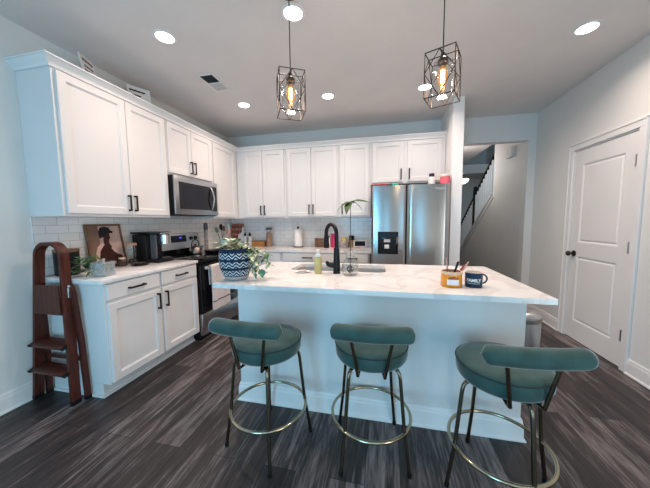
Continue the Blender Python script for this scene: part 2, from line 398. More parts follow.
# ================================================================ STRUCTURE
XW, YB, H = 4.65, 4.183, 2.766          # right wall, back wall, ceiling
PX0, PX1, PY = 3.412, 3.532, 3.495      # partition beside the fridge
HY, HZ, HX = 4.238, 2.41, 4.556         # header of the hall opening
struct(MB().box(-.15, -2.2, -.1, 6.2, 9.4, 0).build('floor', 'floor', smooth=0))
struct(MB().box(-.15, -2.2, H, XW+.12, HY+.12, H+.1).box(3.4, HY+.12, H, XW, 9.4, H+.1).build('ceiling', 'ceiling', smooth=0))
struct(MB().box(-.15, -2.2, 0, 0, YB+.15, H).build('wall_left', 'wall', smooth=0))
struct(MB().box(0, YB, 0, PX1, YB+.12, H).build('wall_back', 'wall', smooth=0))
struct(MB().box(PX0, PY, 0, PX1, YB, H).build('wall_partition', 'endwall', smooth=0))
DY0, DY1, DZ = 2.722, 3.440, 2.040      # door in the right wall
b = MB().box(XW, -2.2, 0, XW+.12, FILLWIN[0], H).box(XW, FILLWIN[0], 0, XW+.12, FILLWIN[1], WZ0).box(XW, FILLWIN[0], WZ1, XW+.12, FILLWIN[1], H).box(XW, FILLWIN[1], 0, XW+.12, DY0-.02, H).box(XW, DY1+.02, 0, XW+.12, HY+.12, H).box(XW, DY0-.02, DZ+.02, XW+.12, DY1+.02, H)
struct(b.build('wall_right', 'wall', smooth=0))
b = MB().box(PX1, HY, HZ, XW, HY+.12, H).box(HX, HY, 0, XW, HY+.12, HZ)
struct(b.build('wall_header', 'wall', smooth=0))
# front wall behind the camera, with its windows
b = MB(); xs = [0]+[v for w in WIN for v in w]+[XW]
for i in range(0, len(xs), 2): b.box(xs[i], WY-.12, 0, xs[i+1], WY, H)
for a, c in WIN: b.box(a, WY-.12, 0, c, WY, WZ0).box(a, WY-.12, WZ1, c, WY, H)
struct(b.build('wall_front', 'wall', smooth=0))
for i, (a, c) in enumerate(WIN):
    t = .05; m_ = MB()
    m_.box(a, WY-.10, WZ0, a+t, WY-.04, WZ1).box(c-t, WY-.10, WZ0, c, WY-.04, WZ1).box(a+t, WY-.10, WZ0, c-t, WY-.04, WZ0+t).box(a+t, WY-.10, WZ1-t, c-t, WY-.04, WZ1)
    w = struct(m_.build('window_%d' % (i+1), 'trim', smooth=0))
    MB().box(a+t, WY-.075, WZ0+t, c-t, WY-.07, WZ1-t).build('window_pane', 'pane', w, smooth=0)
t = .05; a, c = FILLWIN; m_ = MB()
m_.box(XW+.04, a, WZ0, XW+.10, a+t, WZ1).box(XW+.04, c-t, WZ0, XW+.10, c, WZ1).box(XW+.04, a+t, WZ0, XW+.10, c-t, WZ0+t).box(XW+.04, a+t, WZ1-t, XW+.10, c-t, WZ1)
w = struct(m_.build('window_4', 'trim', smooth=0)); MB().box(XW+.07, a+t, WZ0+t, XW+.075, c-t, WZ1-t).build('window_pane', 'pane', w, smooth=0)  # unseen window, added to carry the fill light
# hall beyond the opening: side wall cut by the stair, far wall, stairwell
ST = [(5.64, 1.82), (7.41, .655)]
poly = [(HY+.12, 0), (9.3, 0), (9.3, .02), (8.35, .02), (ST[1][0], ST[1][1]), (ST[0][0], ST[0][1]), (5.64, H), (HY+.12, H)]
struct(MB().prism(poly, (XW, 0, 0), (0, 1, 0), (0, 0, 1), (.12, 0, 0)).build('wall_hall', 'wall', smooth=0))
struct(MB().box(3.3, 9.3, 0, 6.1, 9.4, 4.6).build('wall_foyer', 'wall', smooth=0))
struct(MB().box(5.75, 4.4, 0, 5.85, 9.3, 4.6).build('wall_stairwell', 'wall', smooth=0))
struct(MB().box(3.30, YB+.12, 0, 3.42, 9.3, H).build('wall_hall_left', 'wall', smooth=0))
struct(MB().box(XW, 6.6, H+.1, XW+.1, 9.3, 4.6).box(XW, 8.2, 2.62, 5.75, 9.3, H+.1).build('ceiling_stairwell', 'ceiling', smooth=0))
struct(MB().box(XW, 4.36, 4.55, 5.85, 9.4, 4.65).build('ceiling_upper', 'ceiling', smooth=0))
# stringer trim along the slope
d = Vector((0, ST[1][0]-ST[0][0], ST[1][1]-ST[0][1])); nrm = Vector((0, -d.z, d.y)).normalized()
if nrm.z < 0: nrm = -nrm
c0 = Vector((XW-.004, ST[0][0], ST[0][1])); c1 = Vector((XW-.004, ST[1][0], ST[1][1])); c2 = c1+(c1-c0)*.5
mid = (c0+c2)/2
b = MB(); dv = (c2-c0)/2
b.obox(mid-nrm*.06, dv, nrm*.035, (.008, 0, 0)); b.obox(mid+nrm*.005, dv, nrm*.022, (.022, 0, 0))
struct(b.build('trim_7', 'trim', smooth=0))
# baseboards: tall board with a bead, quarter round at the floor
def baseboard(name, p0, p1, nx, ny, h=.135):
    prof = [(0, 0), (.026, 0), (.026, .010), (.016, .019), (.014, .10), (.010, .112), (.010, .122), (.005, h), (0, h)]
    d = Vector((p1[0]-p0[0], p1[1]-p0[1], 0))
    return struct(MB().prism(prof, (p0[0], p0[1], 0), (nx, ny, 0), (0, 0, 1), d).build(name, 'trim', smooth=0))
baseboard('baseboard_left', (0, -2.0), (0, 1.487), 1, 0)
baseboard('baseboard_right', (XW, DY1+.088), (XW, HY), -1, 0)
baseboard('baseboard_right_near', (XW, -2.0), (XW, DY0-.088), -1, 0)
baseboard('baseboard_hall', (XW, HY+.12), (XW, 9.0), -1, 0)
# door casing (architrave) and jambs
CS = .068
b = MB()
def casing(b, y0, z0, y1, z1):
    b.box(XW-.016, y0, z0, XW, y1, z1, .003); 
casing(b, DY0-.018-CS, 0, DY0-.018, DZ+.018); casing(b, DY1+.018, 0, DY1+.018+CS, DZ+.018)
casing(b, DY0-.018-CS, DZ+.018, DY1+.018+CS, DZ+.018+CS)
b.box(XW-.022, DY0-.018-CS-.004, 0, XW, DY0-.018-CS+.014, DZ+.018+CS, .003).box(XW-.022, DY1+.018+CS-.014, 0, XW, DY1+.018+CS+.004, DZ+.018+CS, .003)
b.box(XW-.022, DY0-.018-CS-.004, DZ+.018+CS-.014, XW, DY1+.018+CS+.004, DZ+.018+CS+.004, .003)
b.box(XW, DY0-.02, 0, XW+.12, DY0-.004, DZ+.02).box(XW, DY1+.004, 0, XW+.12, DY1+.02, DZ+.02).box(XW, DY0-.004, DZ+.005, XW+.12, DY1+.004, DZ+.02)
struct(b.build('trim_1', 'trim', smooth=30))
# door slab: local X along the wall, facing -Y -> world -X
dr = struct(MB().box(XW+.012, DY0, .012, XW+.047, DY1, DZ).build('door_1', 'trim', smooth=0))
b = MB()
def stile(y0, z0, y1, z1): b.box(XW+.002, y0, z0, XW+.013, y1, z1)
P = .112
stile(DY0, .012, DY0+P, DZ); stile(DY1-P, .012, DY1, DZ)
stile(DY0+P, DZ-.15, DY1-P, DZ); stile(DY0+P, .92, DY1-P, 1.07); stile(DY0+P, .012, DY1-P, .215)
b.build('door_frame', 'trim', dr, smooth=0)
for z0, z1 in ((1.07, DZ-.15), (.215, .92)):
    b = MB(); b.rings(0, z0, DY1-DY0-2*P, z1, [(0, 0), (0, .010), (.016, .001), (.020, .001), (.034, .008), (.034, .008)])
    for v in b.bm.verts: v.co = Vector((XW+.012+v.co.y, DY1-P-v.co.x, v.co.z))
    b.build('door_panel', 'trim', dr, smooth=0)
for z in (.30, 1.07, 1.80):
    MB().box(XW-.006, DY0-.014, z-.045, XW+.004, DY0+.012, z+.045, .002).cyl((XW-.008, DY0-.002, z-.05), (XW-.008, DY0-.002, z+.05), .006, seg=10).build('hinge', 'steel', dr)
b = MB(); ky, kz = DY1-.065, .945
b.tube([(XW+.003, ky, kz), (XW-.006, ky, kz)], [.033, .030], 20); b.cyl((XW-.004, ky, kz), (XW-.04, ky, kz), .011, seg=12); b.ball((XW-.052, ky, kz), .028, .72, 1, 1)
b.build('door_knob', 'bronze', dr)

# backsplash tiles
struct(MB().box(0, 1.469, .914, .008, YB-.008, 1.38).build('backsplash_left', 'tile_left', smooth=0))
struct(MB().box(.008, YB-.008, .914, 2.45, YB, 1.38).build('backsplash_back', 'tile_back', smooth=0))

# ================================================================ CABINETS
def door_rings(b, x0, z0, x1, z1, y, fr=.055):
    b.rings(x0, z0, x1, z1, [(0, 0), (0, .017), (.003, .020), (fr, .020), (fr+.002, .0155), (fr+.008, .0135), (fr+.0095, .0085), (fr+.0095, .0085)], (0, y, 0))
def bar_pull(b, c, L, vertical, y):
    x, z = c; h = L/2
    if vertical: ends = [(x, z-h), (x, z+h)]
    else: ends = [(x-h, z), (x+h, z)]
    for ex, ez in ends: b.box(ex-.0075, y-.03, ez-.0075, ex+.0075, y, ez+.0075, .0015)
    if vertical: b.box(x-.0075, y-.034, z-h-.008, x+.0075, y-.024, z+h+.008, .002)
    else: b.box(x-h-.008, y-.034, z-.0075, x+h+.008, y-.024, z+.0075, .002)
def front(root, kind, x0, z0, x1, z1, y, pull=None, vertical=True, L=.128):
    b = MB()
    if kind == 'door': door_rings(b, x0, z0, x1, z1, y)
    else: b.rings(x0, z0, x1, z1, [(0, 0), (0, .016), (.004, .020), (.004, .020)], (0, y, 0))
    o = b.build(kind, 'white', root, smooth=0)
    if pull:
        h = MB(); bar_pull(h, pull, L, vertical, y-.020); h.build('handle', 'black', o, smooth=40)
    return o
def upper(label, loc, rz, w, z0, z1, dep, doors):
    t = thing('wall_cabinet', label, 'cabinet', (loc[0], loc[1], z0), rz)
    h = z1-z0
    b = MB().box(.0005, -dep, 0, w-.0005, -.001, h, .0015); b.build('body', 'white', t, smooth=0)
    for x0, x1, pull in doors:
        p = None
        if pull == 'R': p = (x1-.028, .125)
        if pull == 'L': p = (x0+.028, .125)
        front(t, 'door', x0, .022, x1, h-.022, -dep, p)
    return t
def base(label, loc, rz, w, parts, dep=.61, notch=False):
    t = thing('base_cabinet', label, 'cabinet', loc, rz)
    MB().box(.0005, -dep, .105, w-.0005, -.001, .8835, .0015).build('body', 'white', t, smooth=0)
    MB().box(.0005, -dep+.075, 0, w-.0005, -.001, .1045).box(-.013 if notch else 0, -dep+.060, 0, w, -dep+.075, .017).build('toe_kick', 'white', t, smooth=0)
    if notch: MB().box(-.013, -dep+.0752, 0, -.0005, -.03, .017).build('shoe_moulding', 'trim', t, smooth=0)
    for kind, x0, z0, x1, z1, pull in parts:
        p = None; v = True
        if pull == 'R': p = (x1-.030, z1-.105)
        if pull == 'L': p = (x0+.030, z1-.105)
        if pull == 'C': p = ((x0+x1)/2, (z0+z1)/2); v = False
        front(t, kind, x0, z0, x1, z1, -dep, p, v)
    return t
Q = PI/2
ZU, ZT, D = 1.378, 2.426, .33
upper('white double-door wall cabinet at the left end, above the painting', (0, 1.469, 0), Q, .985, ZU, ZT, D, [(.022, .524, 'R'), (.529, .960, 'L')])
upper('short white double-door wall cabinet above the microwave', (0, 2.456, 0), Q, .762, 1.846, ZT, D, [(.010, .361, 'R'), (.366, .748, 'L')])
upper('single-door white wall cabinet right of the microwave, next to the corner', (0, 3.22, 0), Q, .633, ZU, ZT, D, [(.018, .545, None)])
upper('white double-door wall cabinet nearest the corner on the back wall', (.332, YB, 0), 0, .822, ZU, ZT, D, [(.125, .4385, 'R'), (.4435, .795, 'L')])
upper('white double-door wall cabinet above the paper towels', (1.156, YB, 0), 0, .812, ZU, ZT, D, [(.026, .3955, 'R'), (.4005, .788, 'L')])
upper('single-door white wall cabinet left of the fridge, behind the avocado leaves', (1.970, YB, 0), 0, .458, ZU, ZT, D, [(.024, .434, 'L')])
upper('short white double-door wall cabinet above the fridge', (2.430, YB, 0), 0, .979, 1.835, ZT, D, [(.024, .440, 'R'), (.492, .935, 'L')])
base('white base cabinet beside the step ladder, wider drawer over a door', (0, 1.489, 0), Q, .487, [('drawer', .014, .752, .473, .872, 'C'), ('door', .014, .122, .473, .728, 'R')], notch=True)
base('white base cabinet left of the range, drawer over a door', (0, 1.978, 0), Q, .490, [('drawer', .014, .752, .472, .872, 'C'), ('door', .014, .122, .472, .728, 'L')])
base('white corner base cabinet right of the range, mostly hidden', (0, 3.240, 0), Q, .330, [('drawer', .02, .752, .30, .872, None), ('door', .02, .122, .30, .728, None)])
base('white base cabinet on the back wall behind the potted plant', (.64, YB, 0), 0, .525, [('drawer', .02, .752, .505, .872, 'C'), ('door', .02, .122, .505, .728, 'R')])
base('wide white base cabinet on the back wall below the paper towels', (1.167, YB, 0), 0, .79, [('drawer', .02, .752, .77, .872, 'C'), ('door', .02, .122, .39, .728, 'R'), ('door', .40, .122, .77, .728, 'L')])
base('white base cabinet on the back wall left of the fridge', (1.959, YB, 0), 0, .475, [('drawer', .02, .752, .455, .872, 'C'), ('door', .02, .122, .455, .728, 'L')])
# crown moulding along the tops of all wall cabinets
prof = [(.0005, -.010), (.013, -.010), (.016, .004), (.020, .012), (.050, .040), (.0505, .043), (.060, .0435), (.060, .052), (.0005, .052)]
b = MB(); rows = []
for dd, z in prof:
    e = dd
    rows.append([b.bm.verts.new(p) for p in ((.001, 1.469-e, ZT+z), (D+e, 1.469-e, ZT+z), (D+e, YB-D-e, ZT+z), (PX0-.002, YB-D-e, ZT+z))])
n = len(rows)
for i in range(n):
    for k in range(3): b.bm.faces.new([rows[i][k], rows[i][k+1], rows[(i+1) % n][k+1], rows[(i+1) % n][k]])
b.bm.faces.new([r_[0] for r_ in rows]); b.bm.faces.new([r_[3] for r_ in rows][::-1])
struct(b.build('trim_2', 'trim', smooth=0))

# countertops
def top_slab(b, x0, y0, x1, y1, z0=.884, z1=.914): b.box(x0, y0, z0, x1, y1, z1, .003, 2); return b
tag(top_slab(MB(), .009, 1.452, .640, 2.468).build('countertop', 'marble', smooth=40), 'white marble countertop on the left base cabinets, under the coffee maker', 'countertop')
b = MB().prism([(.009, 3.238), (.640, 3.238), (.640, 3.548), (2.452, 3.548), (2.452, YB-.009), (.009, YB-.009)], (0, 0, .884), (1, 0, 0), (0, 1, 0), (0, 0, .030))
tag(b.build('countertop', 'marble', smooth=0), 'white marble countertop along the back wall, under the paper towels', 'countertop')

# ================================================================ ISLAND
IX0, IX1, IY0, IY1 = 1.489, 3.474, 1.526, 2.512
BX0, BX1, BY0 = 1.575, 3.415, 1.690
isl = thing('kitchen_island', 'white kitchen island base behind the three stools', 'kitchen island', ((BX0+BX1)/2, (BY0+IY1)/2, 0))
ox, oy = isl.location.x, isl.location.y
b = MB().box(BX0-ox, BY0-oy, 0, BX1-ox, BY0+.02-oy, .8835).box(BX0-ox, BY0+.02-oy, 0, BX0+.02-ox, IY1-.03-oy, .8835).box(BX1-.02-ox, BY0+.02-oy, 0, BX1-ox, IY1-.03-oy, .8835)
b.box(BX0+.02-ox, IY1-.05-oy, .105, BX1-.02-ox, IY1-.03-oy, .8835).box(BX0+.02-ox, BY0+.02-oy, 0, BX1-.02-ox, IY1-.11-oy, .02)
b.build('body', 'white', isl, smooth=0)
prof = [(0, 0), (.026, 0), (.026, .010), (.016, .019), (.014, .10), (.010, .112), (.010, .122), (.005, .135), (0, .135)]
b = MB()
rows = [[b.bm.verts.new((x-ox, y-oy, z)) for x, y in ((BX0-e, IY1-.04), (BX0-e, BY0-e), (BX1+e, BY0-e), (BX1+e, IY1-.04))] for e, z in prof]
for i in range(len(rows)):
    for k in range(3): b.bm.faces.new([rows[i][k], rows[i][k+1], rows[(i+1) % len(rows)][k+1], rows[(i+1) % len(rows)][k]])
b.build('baseboard', 'trim', isl, smooth=0)
# island top with the sink cut-out
SX0, SX1, SY0, SY1 = 1.83, 2.625, 2.085, 2.430
b = MB(); o4 = [(IX0, IY0), (IX1, IY0), (IX1, IY1), (IX0, IY1)]; i4 = []
rc = .05
for cx, cy, a0 in ((SX0+rc, SY0+rc, 180), (SX1-rc, SY0+rc, 270), (SX1-rc, SY1-rc, 0), (SX0+rc, SY1-rc, 90)):
    i4.append([(cx+rc*math.cos(R(a0+k*22.5)), cy+rc*math.sin(R(a0+k*22.5))) for k in range(5)])
def isl_ring(z): return [b.bm.verts.new((x, y, z)) for x, y in o4], [[b.bm.verts.new((x, y, z)) for x, y in q] for q in i4]
T, Bo = isl_ring(.914), isl_ring(.884)
for (o_, i_), fl in ((T, 0), (Bo, 1)):
    for k in range(4):
        f = [o_[k], o_[(k+1) % 4]] + [i_[(k+1) % 4][j] for j in (2, 1, 0)] + [i_[k][j] for j in (4, 3, 2)]
        b.bm.faces.new(f[::-1] if fl else f)
for k in range(4): b.bm.faces.new([T[0][k], T[0][(k+1) % 4], Bo[0][(k+1) % 4], Bo[0][k]])
it, ib = [v for q in T[1] for v in q], [v for q in Bo[1] for v in q]
for k in range(len(it)): b.bm.faces.new([it[k], it[(k+1) % len(it)], ib[(k+1) % len(it)], ib[k]])
tag(b.build('countertop', 'marble', smooth=0), 'large white marble island countertop around the sink, under the mug and planter', 'countertop')
# sink
t = thing('sink', 'stainless steel sink set under the island countertop behind the faucet', 'sink', ((SX0+SX1)/2, (SY0+SY1)/2, .67))
b = MB(); hx, hy = (SX1-SX0)/2+.012, (SY1-SY0)/2+.012
def rr(hx, hy, r, z):
    out = []
    for sx, sy, a0 in ((-1, -1, 180), (1, -1, 270), (1, 1, 0), (-1, 1, 90)):
        out += [b.bm.verts.new((sx*(hx-r)+r*math.cos(R(a0+k*22.5)), sy*(hy-r)+r*math.sin(R(a0+k*22.5)), z)) for k in range(5)]
    return out
rs = [rr(hx+.015, hy+.015, .06, .0), rr(hx+.015, hy+.015, .06, .213), rr(hx, hy, .06, .213), rr(hx-.004, hy-.004, .06, .03), rr(hx-.03, hy-.03, .05, .012)]
b.bm.faces.new(rs[0][::-1])
for A, B_ in zip(rs, rs[1:]):
    for k in range(len(A)): b.bm.faces.new([A[k], A[(k+1) % len(A)], B_[(k+1) % len(A)], B_[k]])
b.bm.faces.new(rs[-1]); b.build('basin', 'basin', t, smooth=30)
MB().lathe([(0, .0125), (.040, .0125), (.044, .016), (.036, .018), (.030, .014), (0, .014)]).build('drain', 'chrome', t)
# faucet
fx, fy = 2.250, 2.005
t = thing('faucet', 'matte black gooseneck faucet standing at the island sink', 'faucet', (fx, fy, .914))
MB().lathe([(0, 0), (.030, 0), (.030, .004), (.0275, .008), (.0265, .07), (.024, .13), (.0215, .20), (0, .20)], seg=24).build('body', 'black', t)
dirv = Vector((-.115, .125, 0)).normalized(); ra = .078; pts = [(0, 0, .19)]
for k in range(0, 15):
    a = PI-k*PI*1.05/14; pts.append(tuple(dirv*(ra+ra*math.cos(a))+Vector((0, 0, .305+ra*math.sin(a)))))
MB().tube(pts, .0155, 12).build('spout', 'black', t)
e = Vector(pts[-1]); f_ = (Vector(pts[-1])-Vector(pts[-2])).normalized()
MB().tube([e-f_*.005, e+f_*.01, e+f_*.09, e+f_*.105], [.0165, .019, .024, .022], 16).build('spray_head', 'black', t)
b = MB(); b.cyl((0, 0, .062), (-.045, -.006, .066), .021, .021, 16); b.tube([(-.044, -.006, .066), (-.066, -.009, .070), (-.074, -.012, .086), (-.082, -.014, .090)], [.0215, .019, .014, .010], 12)
b.build('handle', 'black', t)

# ================================================================ APPLIANCES
# fridge (side by side)
fr = thing('refrigerator', 'stainless side-by-side refrigerator with a black water dispenser', 'refrigerator', (2.917, 3.78, 0))
def rb(name, m, x0, y0, z0, x1, y1, z1, bev=0, seg=2, parent=None, sm=35): return MB().box(x0, y0, z0, x1, y1, z1, bev, seg).build(name, m, parent, smooth=sm)
rb('body', 'grey', -.452, -.33, .03, .455, .37, 1.735, .004, 1, fr)
for k, (x0, x1) in enumerate(((-.457, -.042), (-.026, .460))):
    w = x1-x0; prof = []
    for i in range(17):
        u = i/16; e = min(u, 1-u)*w
        bow = .004*(1-(2*u-1)**2); edge = .016*(1-min(1, e/.028))**2
        prof.append((x0+u*w, -.418-bow+edge))
    poly = prof+[(x1, -.335), (x0, -.335)]
    dr_ = MB().prism(poly, (0, 0, .09), (1, 0, 0), (0, 1, 0), (0, 0, 1.662)).build('door', 'fridge', fr, smooth=30)
    xa, xb = (x1, x1+.006) if k == 0 else (x0-.008, x0)
    rb('handle_recess', 'black', xa, -.405, .10, xb, -.34, 1.745, 0, 1, dr_, 0)
    if k == 0:
        d_ = MB().box(-.375, -.4345, .905, -.128, -.42, 1.185, .006, 2).build('dispenser', 'blackgloss', dr_)
        dz_ = rb('control_panel', 'screen', -.360, -.437, 1.115, -.143, -.434, 1.175, .001, 1, dr_)
        rb('recess', 'black', -.345, -.4355, .925, -.158, -.434, 1.10, .001, 1, dr_)
        rb('display', 'lcdwhite', -.300, -.4375, 1.055, -.225, -.434, 1.090, .002, 1, dr_)
        MB().obox((-.265, -.440, 1.0), (.028, 0, 0), (0, .006, .024), (0, .004, -.001), .003).build('lever', 'lcdwhite', dr_)
    else:
        tb = text_bm('Whirlpool', .028, .0005, .0006)
        for v in tb.bm.verts: v.co = Vector((.345+v.co.x, -.4305-v.co.z, 1.690+v.co.y))
        tb.tube([(.285+.12*i/12, -.4305, 1.684+.012*math.cos(i/12*2*PI)*.6) for i in range(13)], .0009, 5)
        tb.build('emblem', 'lcdwhite', dr_, smooth=0)
rb('grille', 'black', -.45, -.40, .02, .45, -.33, .085, .004, 1, fr)
for x in (-.40, .40): MB().cyl((x, -.30, 0), (x, -.30, .03), .02).build('foot', 'black', fr)

# range
RY0, RY1 = 2.474, 3.234; rw = RY1-RY0
rg = thing('range', 'stainless electric range with a black glass top and a hanging towel', 'range', (.33, (RY0+RY1)/2, 0), Q)
hw = rw/2   # local x = world y offset, local -y = world +x ; front at local y = -.33
rb('body', 'black', -hw+.003, -.285, .03, hw-.003, .31, .895, 0, 1, rg, 0)
rb('drawer', 'steel', -hw+.004, -.325, .055, hw-.004, -.286, .300, .004, 2, rg)
dr_ = rb('oven_door', 'blackgloss', -hw+.004, -.330, .308, hw-.004, -.286, .862, .005, 2, rg)
rb('window', 'screen', -hw+.10, -.3315, .40, hw-.10, -.329, .70, .0005, 1, dr_)
b = MB().cyl((-hw+.05, -.375, .822), (hw-.05, -.375, .822), .012, seg=14)
for s in (-1, 1): b.box(s*(hw-.06)-.022, -.390, .803, s*(hw-.06)+.022, -.331, .842, .006, 2)
b.build('handle', 'spring', dr_)
ct = rb('cooktop', 'blackgloss', -hw, -.335, .896, hw, .305, .917, .004, 2, rg)
for x, y, r_ in ((-.19, -.16, .11), (.19, -.16, .085), (-.19, .11, .085), (.19, .11, .11)):
    MB().lathe([(r_, .9172), (r_+.004, .9176), (r_+.004, .9172)], (x, y, 0)).build('burner_ring', 'grey', ct)
bp_ = MB().prism([(0, 0), (.09, 0), (.05, .28), (.02, .285), (0, .285)], (-hw, .322, .905), (0, -1, 0), (0, 0, 1), (rw, 0, 0)).build('back_panel', 'steel', rg, smooth=30)
rb('lower_trim', 'blackgloss', -hw-.001, .222, .917, hw+.001, .235, .995, .002, 1, bp_)
def on_panel(name, m, x0, x1, z0, z1, th, par):
    yy = lambda z: .322-.09+(.04/.28)*(z-.905)
    return MB().prism([(x0, z0), (x1, z0), (x1, z1), (x0, z1)], (0, 0, 0), (1, 0, 0), (0, 0, 1), (0, -th, 0)).build(name, m, par, smooth=0), yy
for x0, x1, nm in ((-.33, -.27, 'knob'), (-.24, -.18, 'knob'), (.19, .24, 'knob'), (.27, .33, 'knob')):
    c = (x0+x1)/2; MB().tube([(c, .270, 1.115), (c, .243, 1.115)], [.027, .022], 20).build(nm, 'black', bp_)
b = MB().obox((0, .262, 1.118), (.125, 0, 0), (0, .006, .042), (0, .006, -.001)); dd = b.build('display', 'screen', bp_, smooth=0)
b = MB().obox((.02, .2545, 1.132), (.018, 0, 0), (0, .001, .007), (0, .0008, -.0001)); b.build('clock_digits', 'display', dd, smooth=0)
# towel over the oven handle
tw = thing('dish_towel', 'pale dish towel with a dark stripe hanging on the range handle', 'towel', (.66, 2.745, .82))
def towel_sheet(b, u0, u1, z0, z1, xo, th=.006):
    n = 18
    for i in range(n):
        pass
    def X(u, z): return xo+.006*math.sin(u*38)+.004*math.sin(u*21+z*6)*(1-(z-z0)/(z1-z0+1e-6))
    nu, nz = 24, 8
    g = [[[b.bm.verts.new((X(u0+(u1-u0)*i/nu, z0+(z1-z0)*j/nz)+s, u0+(u1-u0)*i/nu, z0+(z1-z0)*j/nz)) for i in range(nu+1)] for j in range(nz+1)] for s in (0, th)]
    for s in (0, 1):
        for j in range(nz):
            for i in range(nu):
                f = [g[s][j][i], g[s][j][i+1], g[s][j+1][i+1], g[s][j+1][i]]; b.bm.faces.new(f if s else f[::-1])
    for j in range(nz):
        for i in (0, nu): b.bm.faces.new([g[0][j][i], g[0][j+1][i], g[1][j+1][i], g[1][j][i]])
    for i in range(nu):
        for j in (0, nz): b.bm.faces.new([g[0][j][i], g[0][j][i+1], g[1][j][i+1], g[1][j][i]])
b = MB(); towel_sheet(b, -.175, .165, -.495, .0, .062); towel_sheet(b, -.172, .16, -.20, .0, .024)
b.tube([(.045, -.174, .002), (.045, .163, .002)], .0235, 16); b.build('cloth', 'towel', tw, smooth=60)
b = MB(); towel_sheet(b, -.175, .165, -.405, -.390, .0685, .0015); b.build('stripe', 'stripe', tw, smooth=60)
# kettle and pan on the cooktop
kt = thing('kettle', 'small steel tea kettle with a looped handle on the range', 'kettle', (.20, 2.985, .9185))
MB().lathe([(0, 0), (.075, 0), (.083, .012), (.078, .05), (.060, .085), (.030, .103), (0, .105)]).build('body', 'kettlesteel', kt)
MB().lathe([(0, .104), (.010, .104), (.013, .118), (.008, .126), (0, .127)], seg=16).build('knob', 'black', kt)
MB().tube([(0, -.066+.0, .07), (0, -.07, .12), (0, -.05, .165), (0, 0, .185), (0, .05, .165), (0, .07, .12), (0, .066, .07)], .006, 8).build('handle', 'black', kt)
MB().tube([(.06, 0, .05), (.10, 0, .08), (.118, 0, .11)], [.018, .012, .010], 12).build('spout', 'steel', kt)
pn = thing('frying_pan', 'black frying pan on the range with its handle pointing right', 'pan', (.42, 3.06, .9185))
MB().lathe([(0, 0), (.095, 0), (.125, .040), (.129, .040), (.100, .004), (0, .004)]).build('bowl', 'black', pn)
MB().tube([(.0, .122, .034), (-.01, .19, .052), (-.02, .32, .062)], [.009, .011, .013], 10).build('handle', 'black', pn)

# microwave
mw = thing('microwave', 'stainless over-the-range microwave with a curved handle', 'microwave', (0, 2.838, 1.412), Q)
hw = .379
rb('body', 'black', -hw, -.385, .0, hw, -.010, .430, .003, 1, mw)
dr_ = rb('door', 'steel', -hw, -.405, .004, hw, -.3855, .428, .004, 2, mw)
rb('window', 'blackgloss', -.318, -.4075, .065, .230, -.4045, .365, .002, 1, dr_)
rb('window_screen', 'screen', -.270, -.4085, .095, .085, -.4072, .335, .0006, 1, dr_)
rb('control_panel', 'blackgloss', .236, -.4070, .055, .352, -.4045, .375, .002, 1, dr_)
pts = [(.235+.0*k, -.4075-.040*math.sin(PI*k/10), .070+.29*k/10) for k in range(11)]
b = MB(); b.tube(pts, .011, 10); b.build('handle', 'spring', dr_)
rb('vent_grille', 'black', -hw+.01, -.37, -.006, hw-.01, -.05, -.0005, 0, 1, mw, 0)

# ================================================================ STOOLS
def make_stool(label, loc, leg_rot, seat_rot):
    t = thing('bar_stool', label, 'stool', (loc[0], loc[1], 0), 0, None)
    # seat cushion
    MB().lathe([(0, .560), (.170, .560), (.188, .566), (.199, .584), (.201, .620), (.199, .640), (.190, .653), (.165, .662), (.10, .668), (0, .670)], seg=48).build('seat', 'velvet', t, smooth=60)
    MB().tube([(.1995*math.cos(k*2*PI/48), .1995*math.sin(k*2*PI/48), .641) for k in range(48)], .0042, 6, True).build('piping', 'piping', t)
    # swivel plate under the seat
    MB().lathe([(0, .545), (.085, .545), (.085, .5595), (0, .5595)], seg=24).build('swivel_plate', 'legmetal', t)
    for k in range(4):
        a = leg_rot+k*PI/2; c, s = math.cos(a), math.sin(a)
        prof = [(.05, .546), (.10, .549), (.150, .549), (.172, .543), (.184, .527), (.190, .50), (.2165, .235), (.250, .02)]
        lg = MB().tube([(r_*c, r_*s, z) for r_, z in prof], .0095, 10).build('leg', 'legmetal', t, smooth=60)
        MB().cyl((.2515*c, .2515*s, 0), (.2495*c, .2495*s, .022), .0115, .0115, 12).build('foot_cap', 'black', lg)
    MB().tube([(.221*math.cos(k*2*PI/64), .221*math.sin(k*2*PI/64), .222) for k in range(64)], .0088, 8, True).build('foot_ring', 'ring', t, smooth=60)
    # backrest: padded roll on two flat bars; axis points away from the island
    ax = Vector((math.cos(seat_rot), math.sin(seat_rot), 0)); sd = Vector((-ax.y, ax.x, 0))
    pts = []; rad = []; n = 26
    for k in range(n+1):
        u = -1+2*k/n; x = u*.201
        bow = .022*(u*u)                                  # ends curve towards the sitter
        pts.append(ax*(.245-bow)+sd*x+Vector((0, 0, .788)))
        e = (1-abs(u))*.201
        rad.append(.0405*math.sqrt(max(.02, 1-max(0, (1-e/.030))**2)))
    bk = MB().tube(pts, rad, 18); 
    bo = bk.build('backrest', 'velvet', t, smooth=70)
    for s in (-1, 1):
        p0 = ax*.182+sd*(.066*s)+Vector((0, 0, .540)); p1 = ax*.222+sd*(.104*s)+Vector((0, 0, .775))
        p00 = ax*.07+sd*(.05*s)+Vector((0, 0, .550))
        MB().tube([p00, ax*.165+sd*(.064*s)+Vector((0, 0, .545)), p0+Vector((0, 0, .006))*1+ax*.010, p1], [.008, .008, .0085, .0085], 8).build('back_support', 'legmetal', t, smooth=50)
    return t
make_stool('teal velvet bar stool nearest the range, below the potted plant', (1.935, 1.393), R(24), R(-92.5))
make_stool('middle teal velvet bar stool, between the other two stools', (2.54, 1.453), R(55), R(-87))
